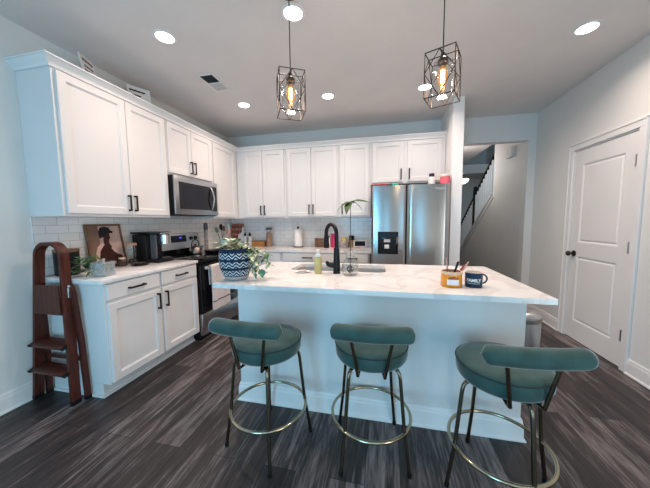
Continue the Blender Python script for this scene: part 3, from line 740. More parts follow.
make_stool('teal velvet bar stool nearest the trash can and the white door', (3.165, 1.36), R(14), R(-84))

# ================================================================ STEP LADDER
ld = thing('step_ladder', 'folded reddish wooden step ladder leaning by the left base cabinets', 'ladder', (.22, 1.40, 0))
def strap(b, pts, wdir, hw_, th):                        # bent strip: pts in XZ plane (x,z), y offset function
    pass
def lhw(z): return .185-.065*z/1.06          # half width of the frame, narrower towards the top
def lcx(z): return .003+.026*z/1.06
def yf(z): return -.014+.034*z/1.06          # leaning back towards the counter
def strip(b, path, half, th):
    """path: list of (x, z); the bent board is half*2 deep in y and th thick in the plane of the bend"""
    n = len(path); V = []
    for i, (x, z) in enumerate(path):
        a = path[max(i-1, 0)]; c = path[min(i+1, n-1)]; tx, tz = c[0]-a[0], c[1]-a[1]; l = math.hypot(tx, tz); nx, nz = -tz/l, tx/l
        y = yf(z); V.append([b.bm.verts.new((x+nx*s*th/2, y+q*half, z+nz*s*th/2)) for s, q in ((1, -1), (1, 1), (-1, 1), (-1, -1))])
    for A, B_ in zip(V, V[1:]):
        for k in range(4): b.bm.faces.new([A[k], A[(k+1) % 4], B_[(k+1) % 4], B_[k]])
    b.bm.faces.new(V[0][::-1]); b.bm.faces.new(V[-1])
LX, RX = (lambda z: lcx(z)-lhw(z)), (lambda z: lcx(z)+lhw(z))
path = [(LX(z), z) for z in (.03, .4, .8, 1.08)]
xa, xb_ = LX(1.085), RX(1.085); ra = .095
for k in range(1, 9): a = PI-k*PI/16; path.append((xa+ra+ra*math.cos(a), 1.085+ra*math.sin(a)))
for k in range(0, 8): a = PI/2-k*PI/16; path.append((xb_-ra+ra*math.cos(a), 1.085+ra*math.sin(a)))
path += [(RX(z), z) for z in (1.08, .8, .4, .03)]
b = MB(); strip(b, path, .030, .022); b.build('front_frame', 'ladderwood', ld, smooth=40)
for s in (-1, 1):
    x = (LX, RX)[s > 0](0); MB().box(x-.0125, yf(0)-.031, 0, x+.0125, yf(0)+.031, .032, .002).build('rubber_foot', 'black', ld)
# rear legs between the front frame and the cabinet, their tops bent in to the pivot
for s in (-1, 1):
    x0, x1 = (-.182, -.135) if s < 0 else (.205, .180)
    pts = [(x1-.030*s, .034, .880), (x1-.012*s, .034, .862), (x1, .036, .81), ((x0+x1)/2+.004, .050, .45), (x0, .056, .02)]
    b = MB(); V = []
    for i, p in enumerate(pts): V.append([b.bm.verts.new((p[0]+dx, p[1]+dy, p[2])) for dx, dy in ((-.011, -.018), (.011, -.018), (.011, .018), (-.011, .018))])
    for A, B_ in zip(V, V[1:]):
        for k in range(4): b.bm.faces.new([A[k], A[(k+1) % 4], B_[(k+1) % 4], B_[k]])
    b.bm.faces.new(V[0]); b.bm.faces.new(V[-1][::-1]); lg = b.build('rear_leg', 'ladderwood', ld, smooth=40)
    MB().box(x0-.0125, .036, 0, x0+.0125, .076, .030, .002).build('rubber_foot', 'black', lg)
MB().box(-.16, .042, .30, .185, .058, .325).build('rear_rail', 'ladderwood', ld)
# folded top step and the two lower treads
MB().prism([(lcx(.67)-lhw(.67)+.013, .672), (lcx(.67)+lhw(.67)-.013, .672), (lcx(.88)+lhw(.88)-.013, .885), (lcx(.88)-lhw(.88)+.013, .885)], (0, -.030, 0), (1, 0, 0), (0, 0, 1), (0, .012, 0)).build('top_step', 'ladderwood', ld, smooth=0)
for z in (.448, .252):
    c, h_ = lcx(z), lhw(z)
    tr = MB().obox((c, yf(z)-.012, z), (h_-.012, 0, 0), (0, .044, .014), (0, -.003, .0115), .003).build('step', 'ladderwood', ld)
    for s in (-1, 1): MB().obox((c+s*(h_-.002), yf(z)-.040, z-.009), (.013, 0, 0), (0, .022, .007), (0, -.002, .007), .001).build('step_edge', 'black', tr)
for s in (-1, 1):
    x = lcx(.84)+s*(lhw(.84)+.017)
    MB().tube([(x-s*.006, yf(.87), .875), (x+s*.006, yf(.87), .875)], .009, 10).box(x-.005, yf(.8)-.006, .79, x+.005, yf(.8)+.012, .862, .001).build('hinge_bracket', 'chrome', ld)

# ================================================================ PENDANTS AND CEILING
def pendant(label, loc, yawa):
    t = thing('pendant_light', label, 'pendant light', loc, yawa)      # loc = cage centre
    hh, hz = .080, .123
    top = H-loc[2]
    MB().lathe([(0, 0), (.058, 0), (.055, -.018), (.012, -.024), (0, -.024)], (0, 0, top-.0005)).build('canopy', 'bronze', t)
    MB().cyl((0, 0, hz), (0, 0, top-.02), .0033, seg=8).build('cord', 'black', t)
    b = MB(); r_ = .0032
    cs = [(-hh, -hh), (hh, -hh), (hh, hh), (-hh, hh)]
    for i in range(4):
        p, q = cs[i], cs[(i+1) % 4]; mx_, my_ = (p[0]+q[0])/2, (p[1]+q[1])/2
        for z in (-hz, hz): b.cyl((p[0], p[1], z), (q[0], q[1], z), r_, seg=6)
        b.cyl((p[0], p[1], -hz), (p[0], p[1], hz), r_, seg=6)
        dm = [(mx_, my_, hz), (q[0], q[1], .01), (mx_, my_, -hz), (p[0], p[1], .01)]
        for k in range(4): b.cyl(dm[k], dm[(k+1) % 4], .0024, seg=6)
    b.cyl((-hh, 0, hz), (hh, 0, hz), r_, seg=6).cyl((0, -hh, hz), (0, hh, hz), r_, seg=6)
    b.build('cage', 'bronze', t)
    MB().lathe([(0, hz+.012), (.012, hz+.010), (.016, hz-.01), (.028, hz-.022), (.030, hz-.045), (.018, hz-.048), (.018, hz-.062), (0, hz-.062)], seg=24).build('socket', 'bronze', t)
    MB().lathe([(.028, hz-.030), (.050, hz-.040), (.056, hz-.062), (.056, -.098), (.054, -.098), (.054, hz-.063), (.049, hz-.043), (.028, hz-.033)], seg=28).build('glass_shade', 'glass', t)
    bl = MB().lathe([(.013, hz-.060), (.016, hz-.072), (.027, .030), (.030, .008), (.026, -.025), (.012, -.047), (0, -.052)], seg=20).build('bulb', 'bulbglass', t)
    b = MB()
    for k in range(4):
        a = k*PI/2; c, s = math.cos(a)*.008, math.sin(a)*.008
        b.cyl((c, s, hz-.08), (c, s, -.028), .0034, seg=6)
    b.build('filament', 'filament', bl)
    d = bpy.data.lights.new('pendant_glow', 'POINT'); d.energy = 3.0; d.color = (1, .70, .42); d.shadow_soft_size = .03
    o = bpy.data.objects.new('pendant_glow', d); C.objects.link(o); o.parent = t; o.location = (0, 0, -.075)
    return t
pendant('left black wire-cage pendant with a glowing amber bulb above the island', (2.010, 1.690, 2.138), .484)
pendant('right black wire-cage pendant with a glowing amber bulb above the island', (2.929, 1.700, 2.139), -.414)
dl = None
DL = [((.928, 1.863), 'round recessed ceiling light above the left wall cabinets, nearest the photo left edge'),
      ((1.978, 1.865), 'round recessed ceiling light at the top edge beside the left pendant cord'),
      ((.911, 3.093), 'round recessed ceiling light just right of the ceiling vent'),
      ((1.969, 3.108), 'round recessed ceiling light between the two pendants, nearest the back wall cabinets'),
      ((3.036, 3.155), 'round recessed ceiling light behind the right pendant cage'),
      ((4.104, 2.507), 'round recessed ceiling light above the white door'),
      ((3.036, 1.860), 'round recessed ceiling light just past the top edge by the right pendant cord')]
for (x, y), lab in DL:
    if dl is None:
        dl = thing('recessed_light', lab, 'ceiling light', (x, y, H), 0, 'recessed ceiling lights')
        MB().lathe([(.062, -.0015), (.066, -.006), (.084, -.005), (.087, -.0005), (.062, -.0005)], seg=36).build('trim_ring', 'trim', dl)
        MB().lathe([(0, -.004), (.064, -.0035), (.064, -.001), (0, -.001)], seg=36).build('lens', 'downlens', dl)
    else: copy_thing(dl, (x, y, H), 0, lab)
    area('downlight_beam', (x, y, H-.012), (0, 0, 0), .12, .12, DOWN, DOWNCOL, 152, None, 'DISK')
# ceiling vent
vt = thing('ceiling_vent', 'white rectangular ceiling air vent with one dark half', 'vent', (.885, 2.545, H))
MB().box(-.085, -.165, -.007, .085, -.145, -.0005).box(-.085, .145, -.007, .085, .165, -.0005).box(-.085, -.145, -.007, -.068, .145, -.0005).box(.068, -.145, -.007, .085, .145, -.0005).box(-.068, -.006, -.007, .068, .006, -.0005).build('frame', 'trim', vt, smooth=0)
MB().box(-.068, -.145, -.0015, .068, .145, -.0005).build('duct', 'black', vt, smooth=0)
b = MB()
for k in range(9): y = -.131+k*.0145; b.obox((0, y, -.0045), (.067, 0, 0), (0, .0015, .0028), (0, .0006, -.0004))
b.build('louvre', 'grey', vt, smooth=0)
b = MB()
for k in range(9): y = .016+k*.0145; b.obox((0, y, -.0045), (.067, 0, 0), (0, .0072, -.0022), (0, .0003, .0008))
b.build('louvre', 'louvregrey', vt, smooth=0)

# ================================================================ SIGNS ON TOP OF THE CABINETS
def sign(label, loc, rot, w, h, rows, tag_right):
    t = thing('paper_sign', label, 'sign', loc); t.rotation_euler = rot
    MB().box(-w/2, -.004, 0, w/2, .004, h, .001).build('board', 'paper', t, smooth=0)
    b = MB()
    for x0, x1, z, amp, th in rows:
        n = 26; b.tube([(x0+(x1-x0)*i/n, -.0045, z+amp*math.sin(i*2.1)*(.6+.4*math.sin(i*.9))) for i in range(n+1)], th, 5)
    b.build('lettering', 'ink', t)
    if tag_right: MB().obox((w/2+.012, -.012, h*.5), (.014, -.006, 0), (0, 0, h*.48), (.001, .003, 0)).build('folded_edge', 'paper', t, smooth=0)
    return t
ZS = ZT+.0525
zb = ZT+.002
sign('small white paper sign on the cabinet top, nearest the photo left edge', (.229, 1.837, zb), (R(-10), 0, R(112)), .175, .262, [(-.06, .06, .225, .012, .0045), (-.05, .05, .180, .010, .0035), (-.06, .055, .140, .012, .005)], False)
sign('small white paper sign on the cabinet top, above the seam of the long cabinet', (.226, 2.258, zb), (R(-8), 0, R(63)), .165, .245, [(-.066, .066, .200, .011, .0065), (-.045, .03, .155, .010, .005), (-.04, .045, .118, .006, .003)], True)

# ================================================================ LEFT COUNTER
ZC = .9145
cn = thing('canister', 'black canister with a wooden lid on the left counter by the ladder', 'canister', (.135, 1.590, ZC))
MB().lathe([(0, 0), (.072, 0), (.076, .006), (.078, .185), (0, .185)], seg=36).build('body', 'black', cn)
MB().lathe([(0, .1853), (.080, .1853), (.080, .205), (.076, .209), (0, .209)], seg=36).build('lid', 'brownwood', cn)
# framed painting leaning on the tiles
at_ = thing('framed_painting', 'framed painting of a seated figure in a dark hat leaning on the tiles', 'picture', (.078, 1.975, ZC))
at_.rotation_euler = (R(-9.0), 0, Q)
w, h = .325, .405; fw = .018
MB().box(-w/2, -.012, 0, -w/2+fw, .010, h).box(w/2-fw, -.012, 0, w/2, .010, h).box(-w/2+fw, -.012, 0, w/2-fw, .010, fw).box(-w/2+fw, -.012, h-fw, w/2-fw, .010, h).build('frame', 'brownwood', at_, smooth=0)
cv = MB().box(-w/2+fw, -.004, fw, w/2-fw, .008, h-fw).build('canvas', 'artbg', at_, smooth=0)
def flat(name, m, pts, lay): MB().prism(pts, (0, -.004-.0008*lay, 0), (1, 0, 0), (0, 0, 1), (0, -.0008, 0)).build(name, m, cv, smooth=0)
flat('brown_ground', 'artbg2', [(-.144, .018), (-.06, .018), (-.075, .15), (-.055, .25), (-.05, .387), (-.144, .387)], 0)
flat('figure', 'artdark', [(-.095, .018), (.125, .018), (.130, .085), (.085, .14), (.040, .195), (.025, .225), (.030, .255), (.045, .27), (.040, .315), (-.010, .325), (-.020, .27), (-.025, .225), (-.06, .19), (-.085, .12)], 1)
flat('sleeve', 'artpink', [(-.115, .018), (-.070, .018), (-.085, .09), (-.068, .155), (-.020, .215), (-.035, .232), (-.085, .195), (-.115, .12)], 2)
flat('hat', 'arthat', [(-.055, .27), (-.015, .285), (.025, .315), (.075, .318), (.078, .335), (.055, .345), (.045, .372), (.005, .382), (-.035, .372), (-.055, .335)], 3)
flat('collar', 'artpink', [(.050, .185), (.075, .16), (.105, .12), (.098, .105), (.060, .135), (.035, .175)], 2)
flat('hand', 'artpink', [(-.03, .018), (.06, .018), (.055, .045), (.0, .05)], 3)
# square glass vase with pebbles and a trailing cutting
vz = thing('glass_vase', 'square clear glass vase of stones and a green cutting near the counter edge', 'vase', (.480, 1.600, ZC), R(12))
b = MB(); s_ = .052; vh = .112
b.box(-s_, -s_, 0, s_, s_, .014).box(-s_, -s_, .014, -s_+.007, s_, vh).box(s_-.007, -s_, .014, s_, s_, vh).box(-s_+.007, -s_, .014, s_-.007, -s_+.007, vh).box(-s_+.007, s_-.007, .014, s_-.007, s_, vh)
b.build('glass_box', 'thickglass', vz, smooth=0)
b = MB()
for k in range(34):
    a = random.random()*2*PI; q = .040*math.sqrt(random.random()); b.ball((q*math.cos(a), q*math.sin(a), (.070+.080*random.random()*(1-q/.060))), .010+.008*random.random(), 1.1, .9, .75, 8)
b.build('stones', 'stone', vz, smooth=60)
b = MB(); vb = MB()
for k in range(34):
    a = R(random.uniform(150, 235)); q = random.uniform(.05, .19); z = random.uniform(.01, .15)*(1-q*1.5)+.025
    c = Vector((q*math.cos(a)*.9-.03, q*math.sin(a)*.55, z)); d_ = Vector((math.cos(a+random.uniform(-1, 1)), math.sin(a+random.uniform(-1, 1)), random.uniform(-.3, .6)))
    b.leaf(c, d_, (0, 0, 1), random.uniform(.045, .075), random.uniform(.032, .050), .2, .35)
for c, d_ in (((.02, -.07, .03), (.6, -.3, .3)), ((-.02, -.08, .05), (-.2, -.5, -.3)), ((-.05, -.075, .045), (.3, -.6, .3))): b.leaf(c, d_, (0, 0, 1), .05, .035, .2, .3)
for k in range(8):
    a = R(random.uniform(155, 230)); q = random.uniform(.08, .18); vb.tube([(0, 0, .11), (.4*q*math.cos(a)-.01, .3*q*math.sin(a), .165), (q*math.cos(a)*.9-.03, q*math.sin(a)*.55, .09)], .0022, 6)
vb.tube([(-.02, -.05, .10), (-.01, -.085, .10), (.01, -.095, .06), (-.02, -.10, .02), (-.04, -.09, .05)], .0025, 6)
b.build('foliage', 'leafgreen', vz, smooth=60); vb.build('stem', 'vine', vz)
# small brown jar, pods bowl, glass jar with wooden lid
sj = thing('brown_jar', 'small brown jar with a tan top beside the painting', 'jar', (.170, 2.012, ZC))
MB().lathe([(0, 0), (.032, 0), (.042, .018), (.040, .045), (.026, .062), (.024, .068), (0, .068)], seg=24).build('body', 'pods', sj)
MB().lathe([(0, .0683), (.027, .0683), (.027, .082), (0, .084)], seg=24).build('lid', 'lidwood', sj)
pb = thing('pod_dish', 'low dark dish holding brown lumps in front of the glass jar', 'dish', (.300, 2.085, ZC))
MB().lathe([(0, 0), (.055, 0), (.075, .014), (.072, .016), (.052, .004), (0, .004)], seg=28).build('dish', 'bronze', pb)
b = MB()
for k in range(9): a = k*2.4; q = .012*math.sqrt(k)*1.1; b.ball((q*math.cos(a), q*math.sin(a), .018), .015, 1, 1, .85, 10)
b.build('lumps', 'pods', pb, smooth=60)
gj = thing('glass_jar', 'clear glass jar with a wooden lid left of the coffee maker', 'jar', (.155, 2.122, ZC))
MB().lathe([(0, 0), (.045, 0), (.048, .005), (.048, .188), (.045, .188), (.045, .008), (0, .008)], seg=28).build('body', 'glass', gj)
MB().lathe([(0, .1885), (.050, .1885), (.051, .192), (.051, .208), (.048, .212), (0, .212)], seg=28).build('lid', 'wood', gj)
b = MB()
for k in range(14): b.ball((random.uniform(-.024, .024), random.uniform(-.024, .024), .022+.02*random.random()), .013, 1, 1, .9, 8)
b.build('contents', 'pods', gj, smooth=60)
# coffee maker, facing the room
cm = thing('coffee_maker', 'black single-serve coffee maker with a silver head on the left counter', 'coffee maker', (.190, 2.325, ZC), Q)
rb('base', 'blackplastic', -.105, -.19, 0, .105, .125, .030, .008, 2, cm)
MB().lathe([(0, .0305), (.080, .0305), (.084, .036), (.080, .042), (0, .042)], (.02, -.125, 0), 28).build('drip_tray', 'black', cm)
rb('tower', 'blackplastic', -.045, -.035, .0305, .105, .120, .295, .010, 2, cm)
rb('water_tank', 'blackplastic', -.112, -.050, .0305, -.0465, .118, .292, .010, 2, cm)
hd = rb('brew_head', 'blackplastic', -.045, -.150, .185, .105, -.0355, .295, .014, 2, cm)
MB().tube([(.03, -.150, .19), (.03, -.150, .285)], .055, 24).build('silver_collar', 'spring', hd)
rb('side_panel', 'grey', -.062, -.125, .0305, -.0455, -.0505, .290, .004, 1, cm)
MB().prism([(-.120, -.10), (-.06, -.165), (.09, -.165), (.113, -.12), (.113, .125), (-.120, .125)], (0, 0, .2965), (1, 0, 0), (0, 1, 0), (0, 0, .018)).build('lid', 'black', cm, smooth=0)
b = MB().tube([(-.045, -.168, .296), (-.045, -.178, .302), (.095, -.178, .302), (.095, -.168, .296)], .006, 8); b.build('handle', 'chrome', cm)

# ================================================================ CORNER AND BACK COUNTER
ml = thing('pepper_mill', 'tall speckled grey mill on the counter right of the range', 'mill', (.110, 3.330, ZC))
MB().lathe([(0, 0), (.030, 0), (.030, .01), (.026, .03), (.028, .25), (.026, .30), (0, .30)], seg=24).build('body', 'speckle', ml)
MB().lathe([(0, .3005), (.029, .3005), (.030, .33), (.027, .392), (.020, .405), (0, .405)], seg=24).build('cap', 'grey', ml)
ck = thing('utensil_crock', 'mint green utensil crock in the counter corner', 'crock', (.175, 3.660, ZC))
b = MB().lathe([(0, 0), (.058, 0), (.062, .006), (.062, .165), (.056, .165), (.056, .01), (0, .01)], seg=30); b.build('body', 'mint', ck)
MB().obox((.0437, -.0437, .145), (.016, .016, 0), (0, 0, .010), (.0025, -.0025, 0)).build('label_plate', 'grey', ck, smooth=0)
def spoon(label, base_, tip, m, hw_, hl, cat='utensil', nm='cooking_spoon', flat_=.25):
    base_, tip = Vector(base_), Vector(tip); t = thing(nm, label, cat, tuple(base_)); d_ = tip-base_; u = d_.normalized()
    MB().tube([(0, 0, 0), tuple(d_*.72)], [.006, .005], 8).build('handle', m, t)
    c = d_-u*hl; b = MB(); b.ball((0, 0, 0), 1, hw_, hw_*flat_, hl, 14)
    rot = Vector((0, 0, 1)).rotation_difference(u).to_matrix()
    for v in b.bm.verts: v.co = rot @ v.co + c
    b.build('head', m, t, smooth=60); return t
cz = ZC+.012
spoon('sage green spoon leaning left in the mint crock', (.165, 3.650, cz), (.085, 3.600, 1.245), 'sage', .030, .045)
spoon('black spatula standing tallest in the middle of the mint crock', (.175, 3.655, cz), (.155, 3.625, 1.300), 'black', .032, .050, nm='spatula')
spoon('dark wooden spoon leaning beside the black spatula in the crock', (.185, 3.655, cz), (.215, 3.610, 1.270), 'brownwood', .028, .045)
spoon('coral spatula leaning right in the mint crock', (.188, 3.665, cz), (.270, 3.660, 1.225), 'coral', .028, .055, nm='spatula')
spoon('mint green spoon leaning right at the back of the crock', (.180, 3.672, cz), (.245, 3.70, 1.300), 'mint', .030, .045)
bd = thing('carved_board', 'reddish brown carved board leaning in the corner behind the crock', 'board', (.105, 4.128, ZC)); bd.rotation_euler = (R(-6), 0, 0)
b = MB().box(-.145, -.010, 0, .145, .010, .385, .012, 2); b.build('board', 'terra', bd)
for zz in (.06, .15, .24, .33):
    for xx in (-.095, -.032, .032, .095):
        b = MB().lathe([(.014, 0), (.026, .0), (.026, .004), (.014, .004)], (0, 0, 0), 16)
        for v in b.bm.verts: v.co = Vector((xx+v.co.x, -.0102-v.co.z, zz+v.co.y))
        b.build('carved_ring', 'pods', bd)
wb = thing('cutting_board', 'white paddle cutting board with a slim handle before the carved board', 'cutting board', (.250, 4.080, ZC)); wb.rotation_euler = (R(-9), 0, 0)
MB().prism([(-.085, 0), (.085, 0), (.085, .18), (.06, .215), (.018, .235), (.016, .325), (-.016, .325), (-.018, .235), (-.06, .215), (-.085, .18)], (0, -.006, 0), (1, 0, 0), (0, 0, 1), (0, .012, 0)).build('board', 'paper', wb, smooth=0)
for x, lab in ((.355, 'left one of two silver seasoning bottles by the white cutting board'), (.445, 'right one of two silver seasoning bottles by the white cutting board')):
    bt = thing('seasoning_bottle', lab, 'bottle', (x, 3.99, ZC), 0, 'two silver seasoning bottles')
    MB().lathe([(0, 0), (.026, 0), (.028, .004), (.028, .15), (.020, .175), (0, .175)], seg=22).build('body', 'silverpaint', bt)
    MB().lathe([(0, .1755), (.020, .1755), (.021, .2), (.012, .222), (.010, .235), (0, .236)], seg=20).build('cap', 'black', bt)
ty = thing('woven_basket', 'low amber brown woven basket on the back counter', 'basket', (.575, 4.06, ZC))
MB().prism([(-.11, 0), (.11, 0), (.12, .085), (-.12, .085)], (0, -.055, 0), (1, 0, 0), (0, 0, 1), (0, .11, 0)).build('basket', 'bread', ty, smooth=0)
MB().box(-.122, -.058, .0855, .122, .058, .096, .003).build('rim', 'brownwood', ty)
tj = thing('storage_jar', 'tall glass jar of tan grain with a grey lid on the back counter', 'jar', (.758, 4.06, ZC))
b = MB().lathe([(0, .004), (.050, .004), (.050, .20), (.035, .235), (0, .235)], seg=26); b.build('grain', 'tan', tj)
MB().lathe([(0, 0), (.054, 0), (.055, .004), (.055, .205), (.038, .242), (.040, .275), (.037, .275), (.035, .243), (.051, .205), (.051, .003), (0, .003)], seg=26).build('glass_body', 'glass', tj)
MB().lathe([(0, .2755), (.052, .2755), (.053, .30), (.048, .315), (0, .315)], seg=26).build('lid', 'grey', tj)
pt = thing('paper_towel_holder', 'white paper towel roll on a black holder on the back counter', 'paper towels', (1.273, 4.03, ZC))
MB().lathe([(0, 0), (.080, 0), (.082, .004), (.080, .012), (0, .012)], seg=30).build('base', 'black', pt)
MB().lathe([(.020, .0125), (.066, .0125), (.067, .02), (.067, .28), (.066, .285), (.020, .285)], seg=32).build('paper_roll', 'paper', pt)
MB().lathe([(0, .012), (.009, .012), (.009, .30), (.016, .305), (.018, .318), (.010, .328), (0, .33)], seg=16).build('post', 'black', pt)
cr = thing('wooden_crate', 'small brown wooden crate of mail left of the black faucet spout', 'crate', (1.635, 4.065, ZC))
b = MB()
for k in range(3): b.box(-.085, -.05, .004+k*.048, .085, -.042, .046+k*.048).box(-.085, .042, .004+k*.048, .085, .05, .046+k*.048)
for k in range(3): b.box(-.085, -.042, .004+k*.048, -.077, .042, .046+k*.048).box(.077, -.042, .004+k*.048, .085, .042, .046+k*.048)
b.box(-.077, -.042, 0, .077, .042, .008); b.build('slats', 'brownwood', cr, smooth=0)
en = tag(MB().obox((1.655, 4.075, 1.015), (.060, 0, 0), (0, .012, .080), (0, .004, -.0006)).build('envelope', 'paper', smooth=0), 'white envelope standing in the brown wooden crate', 'envelope')
for (x, w_, h_, m_, lab) in ((1.752, .028, .175, 'bluecover', 'dark blue book standing beside the crate, behind the faucet'), (1.790, .020, .160, 'paper', 'pale thin book between the blue and the magenta books'), (1.842, .060, .215, 'magenta', 'thick magenta book standing behind the black faucet')):
    bk = thing('book', lab, 'book', (x, 4.085, ZC), 0, 'books by the back wall')
    MB().box(-w_/2, -.065, 0, w_/2, -.062, h_).box(-w_/2, -.062, 0, -w_/2+.002, .065, h_).box(w_/2-.002, -.062, 0, w_/2, .065, h_).build('cover', m_, bk, smooth=0)
    MB().box(-w_/2+.0022, -.0618, .003, w_/2-.0022, .062, h_-.003).build('pages', 'paper', bk, smooth=0)
j2 = thing('jar', 'round jar of speckled contents with a yellow lid right of the faucet', 'jar', (2.015, 4.05, ZC))
MB().lathe([(0, 0), (.062, 0), (.068, .008), (.068, .085), (.050, .108), (0, .108)], seg=26).build('body', 'speckle', j2)
MB().lathe([(0, .1085), (.040, .1085), (.041, .112), (.041, .150), (0, .152)], seg=24).build('lid', 'yellowcap', j2)
j3 = thing('jar', 'small dark-capped jar tucked behind the yellow-lidded jar', 'jar', (2.125, 4.10, ZC))
MB().lathe([(0, 0), (.035, 0), (.037, .005), (.037, .11), (0, .11)], seg=22).build('body', 'tan', j3)
MB().lathe([(0, .1105), (.038, .1105), (.038, .178), (.034, .182), (0, .182)], seg=22).build('lid', 'black', j3)
cl = thing('digital_clock', 'small white digital clock with a dark screen left of the fridge', 'clock', (2.262, 4.03, ZC)); cl.rotation_euler = (R(-10), 0, 0)
MB().box(-.098, -.012, .004, .098, .012, .112, .006, 2).build('case', 'paper', cl)
MB().box(-.080, -.0135, .022, .080, -.0121, .098).build('screen', 'screen', cl, smooth=0)
MB().box(-.06, -.035, .0, .0, -.013, .010).build('foot', 'coral', cl, smooth=0)
ou = tag(MB().box(1.905, YB-.0135, 1.115, 1.985, YB-.0082, 1.235, .002).box(1.93, YB-.019, 1.135, 1.96, YB-.013, 1.165).box(1.93, YB-.019, 1.185, 1.96, YB-.013, 1.215).build('wall_outlet', 'trim', smooth=30), 'white outlet plate on the back tiles above the books', 'outlet')
ou2 = tag(MB().box(.545, YB-.0135, 1.14, .615, YB-.0082, 1.255, .002).box(.565, YB-.018, 1.16, .595, YB-.013, 1.19).box(.565, YB-.018, 1.205, .595, YB-.013, 1.235).build('wall_outlet', 'trim', smooth=30), 'white outlet plate on the back tiles above the amber basket', 'outlet')

# ================================================================ ON THE FRIDGE
ZF = 1.7525
wbt = thing('supplement_bottle', 'white bottle with a dark purple cap on top of the fridge', 'bottle', (3.185, 3.50, ZF))
MB().lathe([(0, 0), (.040, 0), (.042, .004), (.042, .082), (.028, .098), (.026, .104), (0, .104)], seg=26).build('body', 'paper', wbt)
MB().lathe([(0, .1045), (.031, .1045), (.032, .108), (.032, .138), (.029, .142), (0, .142)], seg=24).build('cap', 'purple', wbt)
tub = thing('plastic_tub', 'pink tub with a white lid at the right end of the fridge top', 'tub', (3.338, 3.49, ZF))
MB().lathe([(0, 0), (.052, 0), (.057, .006), (.058, .095), (0, .095)], seg=28).build('body', 'pink', tub)
MB().lathe([(0, .0955), (.058, .0955), (.060, .099), (.060, .118), (.056, .122), (0, .122)], seg=28).build('lid', 'paper', tub)
pk = thing('snack_bag', 'dark red and pale bag lying on the left end of the fridge top', 'bag', (2.545, 3.46, 1.7535))
b = MB().obox((0, 0, .0125), (.10, 0, 0), (0, .07, 0), (0, 0, .012), .008); b.build('bag', 'red', pk)
MB().obox((.075, -.01, .030), (.05, 0, -.003), (0, .05, 0), (0, 0, .0035), .003).build('label_sheet', 'coral', pk)
tl = tag(MB().ball((2.745, 3.44, 1.771), .019, 2.2, 1.6, .9, 12).build('teal_clip', 'teal', smooth=60), 'small teal green object lying on the fridge top above the dispenser', 'clip')

# ================================================================ ON THE ISLAND
pp = thing('potted_plant', 'variegated trailing plant in a navy patterned pot at the island corner', 'potted plant', (1.566, 1.700, ZC))
prof = [(0, 0), (.072, 0), (.080, .006), (.086, .024), (.088, .028), (.105, .060), (.116, .105), (.118, .155), (.115, .200), (.108, .222), (.100, .222), (.102, .200), (.102, .170), (0, .170)]
MB().lathe(prof, seg=48).build('pot', 'glaze', pp, smooth=50)
MB().lathe([(0, .1705), (.1015, .1705), (.097, .186), (0, .190)], seg=30).build('soil', 'soil', pp)
b = MB(); vb = MB()
def L_(p, d_, l, w_): b.leaf(p, d_, (0, 0, 1), l, w_, .18, .30)
for k in range(26):
    a = random.uniform(0, 2*PI); q = random.uniform(.02, .11); p = (q*math.cos(a), q*math.sin(a), .195+random.uniform(.0, .075))
    L_(p, (math.cos(a), math.sin(a), random.uniform(.15, 1.0)), random.uniform(.055, .080), random.uniform(.036, .052))
    vb.tube([(q*.4*math.cos(a), q*.4*math.sin(a), .172), p], .0016, 5)
trails = [[(.06, .01, .20), (.13, .02, .225), (.20, .03, .20), (.265, .035, .165)],
          [(.06, -.02, .20), (.125, -.02, .205), (.165, -.02, .15), (.190, -.03, .085), (.215, -.04, .040)],
          [(.07, -.01, .20), (.135, .01, .20), (.175, .01, .14), (.150, .0, .07)],
          [(.06, .04, .20), (.14, .06, .20), (.215, .06, .14), (.235, .05, .09)],
          [(.06, -.03, .20), (.125, -.04, .19), (.155, -.05, .12), (.150, -.05, .05)]]
for tr in trails:
    vb.tube(tr, .002, 6)
    for i in range(1, len(tr)):
        for u in (.35, .85):
            p = Vector(tr[i-1]).lerp(Vector(tr[i]), u)
            for s in (-1, 1):
                if random.random() < .85:
                    L_(tuple(p), (random.uniform(-.4, .7), s*random.uniform(.3, 1)-.25, random.uniform(-.6, .5)), random.uniform(.046, .068), random.uniform(.032, .044))
b.build('foliage', 'leafvar', pp, smooth=60); vb.build('vine', 'vine', pp)
b = MB(); b.leaf((.222, -.05, .085), (.10, -.12, -.95), (.3, -1, .1), .062, .056, .1, .1); b.leaf((.178, -.05, .055), (-.1, -.1, -1), (.2, -1, 0), .038, .022, .1, .1)
b.build('drooping_leaf', 'leafgreen', pp, smooth=60)
# soap
sp = thing('soap_dispenser', 'clear bottle of yellow hand soap with a white pump at the sink', 'soap dispenser', (2.105, 1.985, ZC))
MB().lathe([(0, 0), (.026, 0), (.029, .005), (.029, .115), (.022, .128), (0, .130)], seg=24).build('bottle', 'yellow', sp)
MB().lathe([(0, .1305), (.021, .1305), (.022, .150), (.012, .155), (.008, .172), (.014, .176), (.014, .186), (0, .188)], seg=20).tube([(0, 0, .181), (-.004, -.035, .181)], .006, 8).build('pump', 'paper', sp)
MB().tube([(.0295*math.cos(R(a)), .0295*math.sin(R(a)), .062) for a in range(235, 305, 10)], [.0]*0 or .0012, 6).build('label_line', 'leafavo', sp)
sd_ = thing('soap_dish', 'small white oval dish left of the yellow soap', 'dish', (1.972, 2.000, ZC), R(10))
b = MB().lathe([(0, 0), (.036, 0), (.052, .008), (.050, .010), (.034, .004), (0, .004)], seg=28)
for v in b.bm.verts: v.co.x *= 1.25
b.build('dish', 'trim', sd_)
tag(MB().obox((1.972, 2.000, .926), (.034, .006, 0), (-.004, .022, 0), (0, 0, .006), .005).build('sponge', 'palepink', smooth=50), 'pinkish sponge lying in the small white dish', 'sponge')
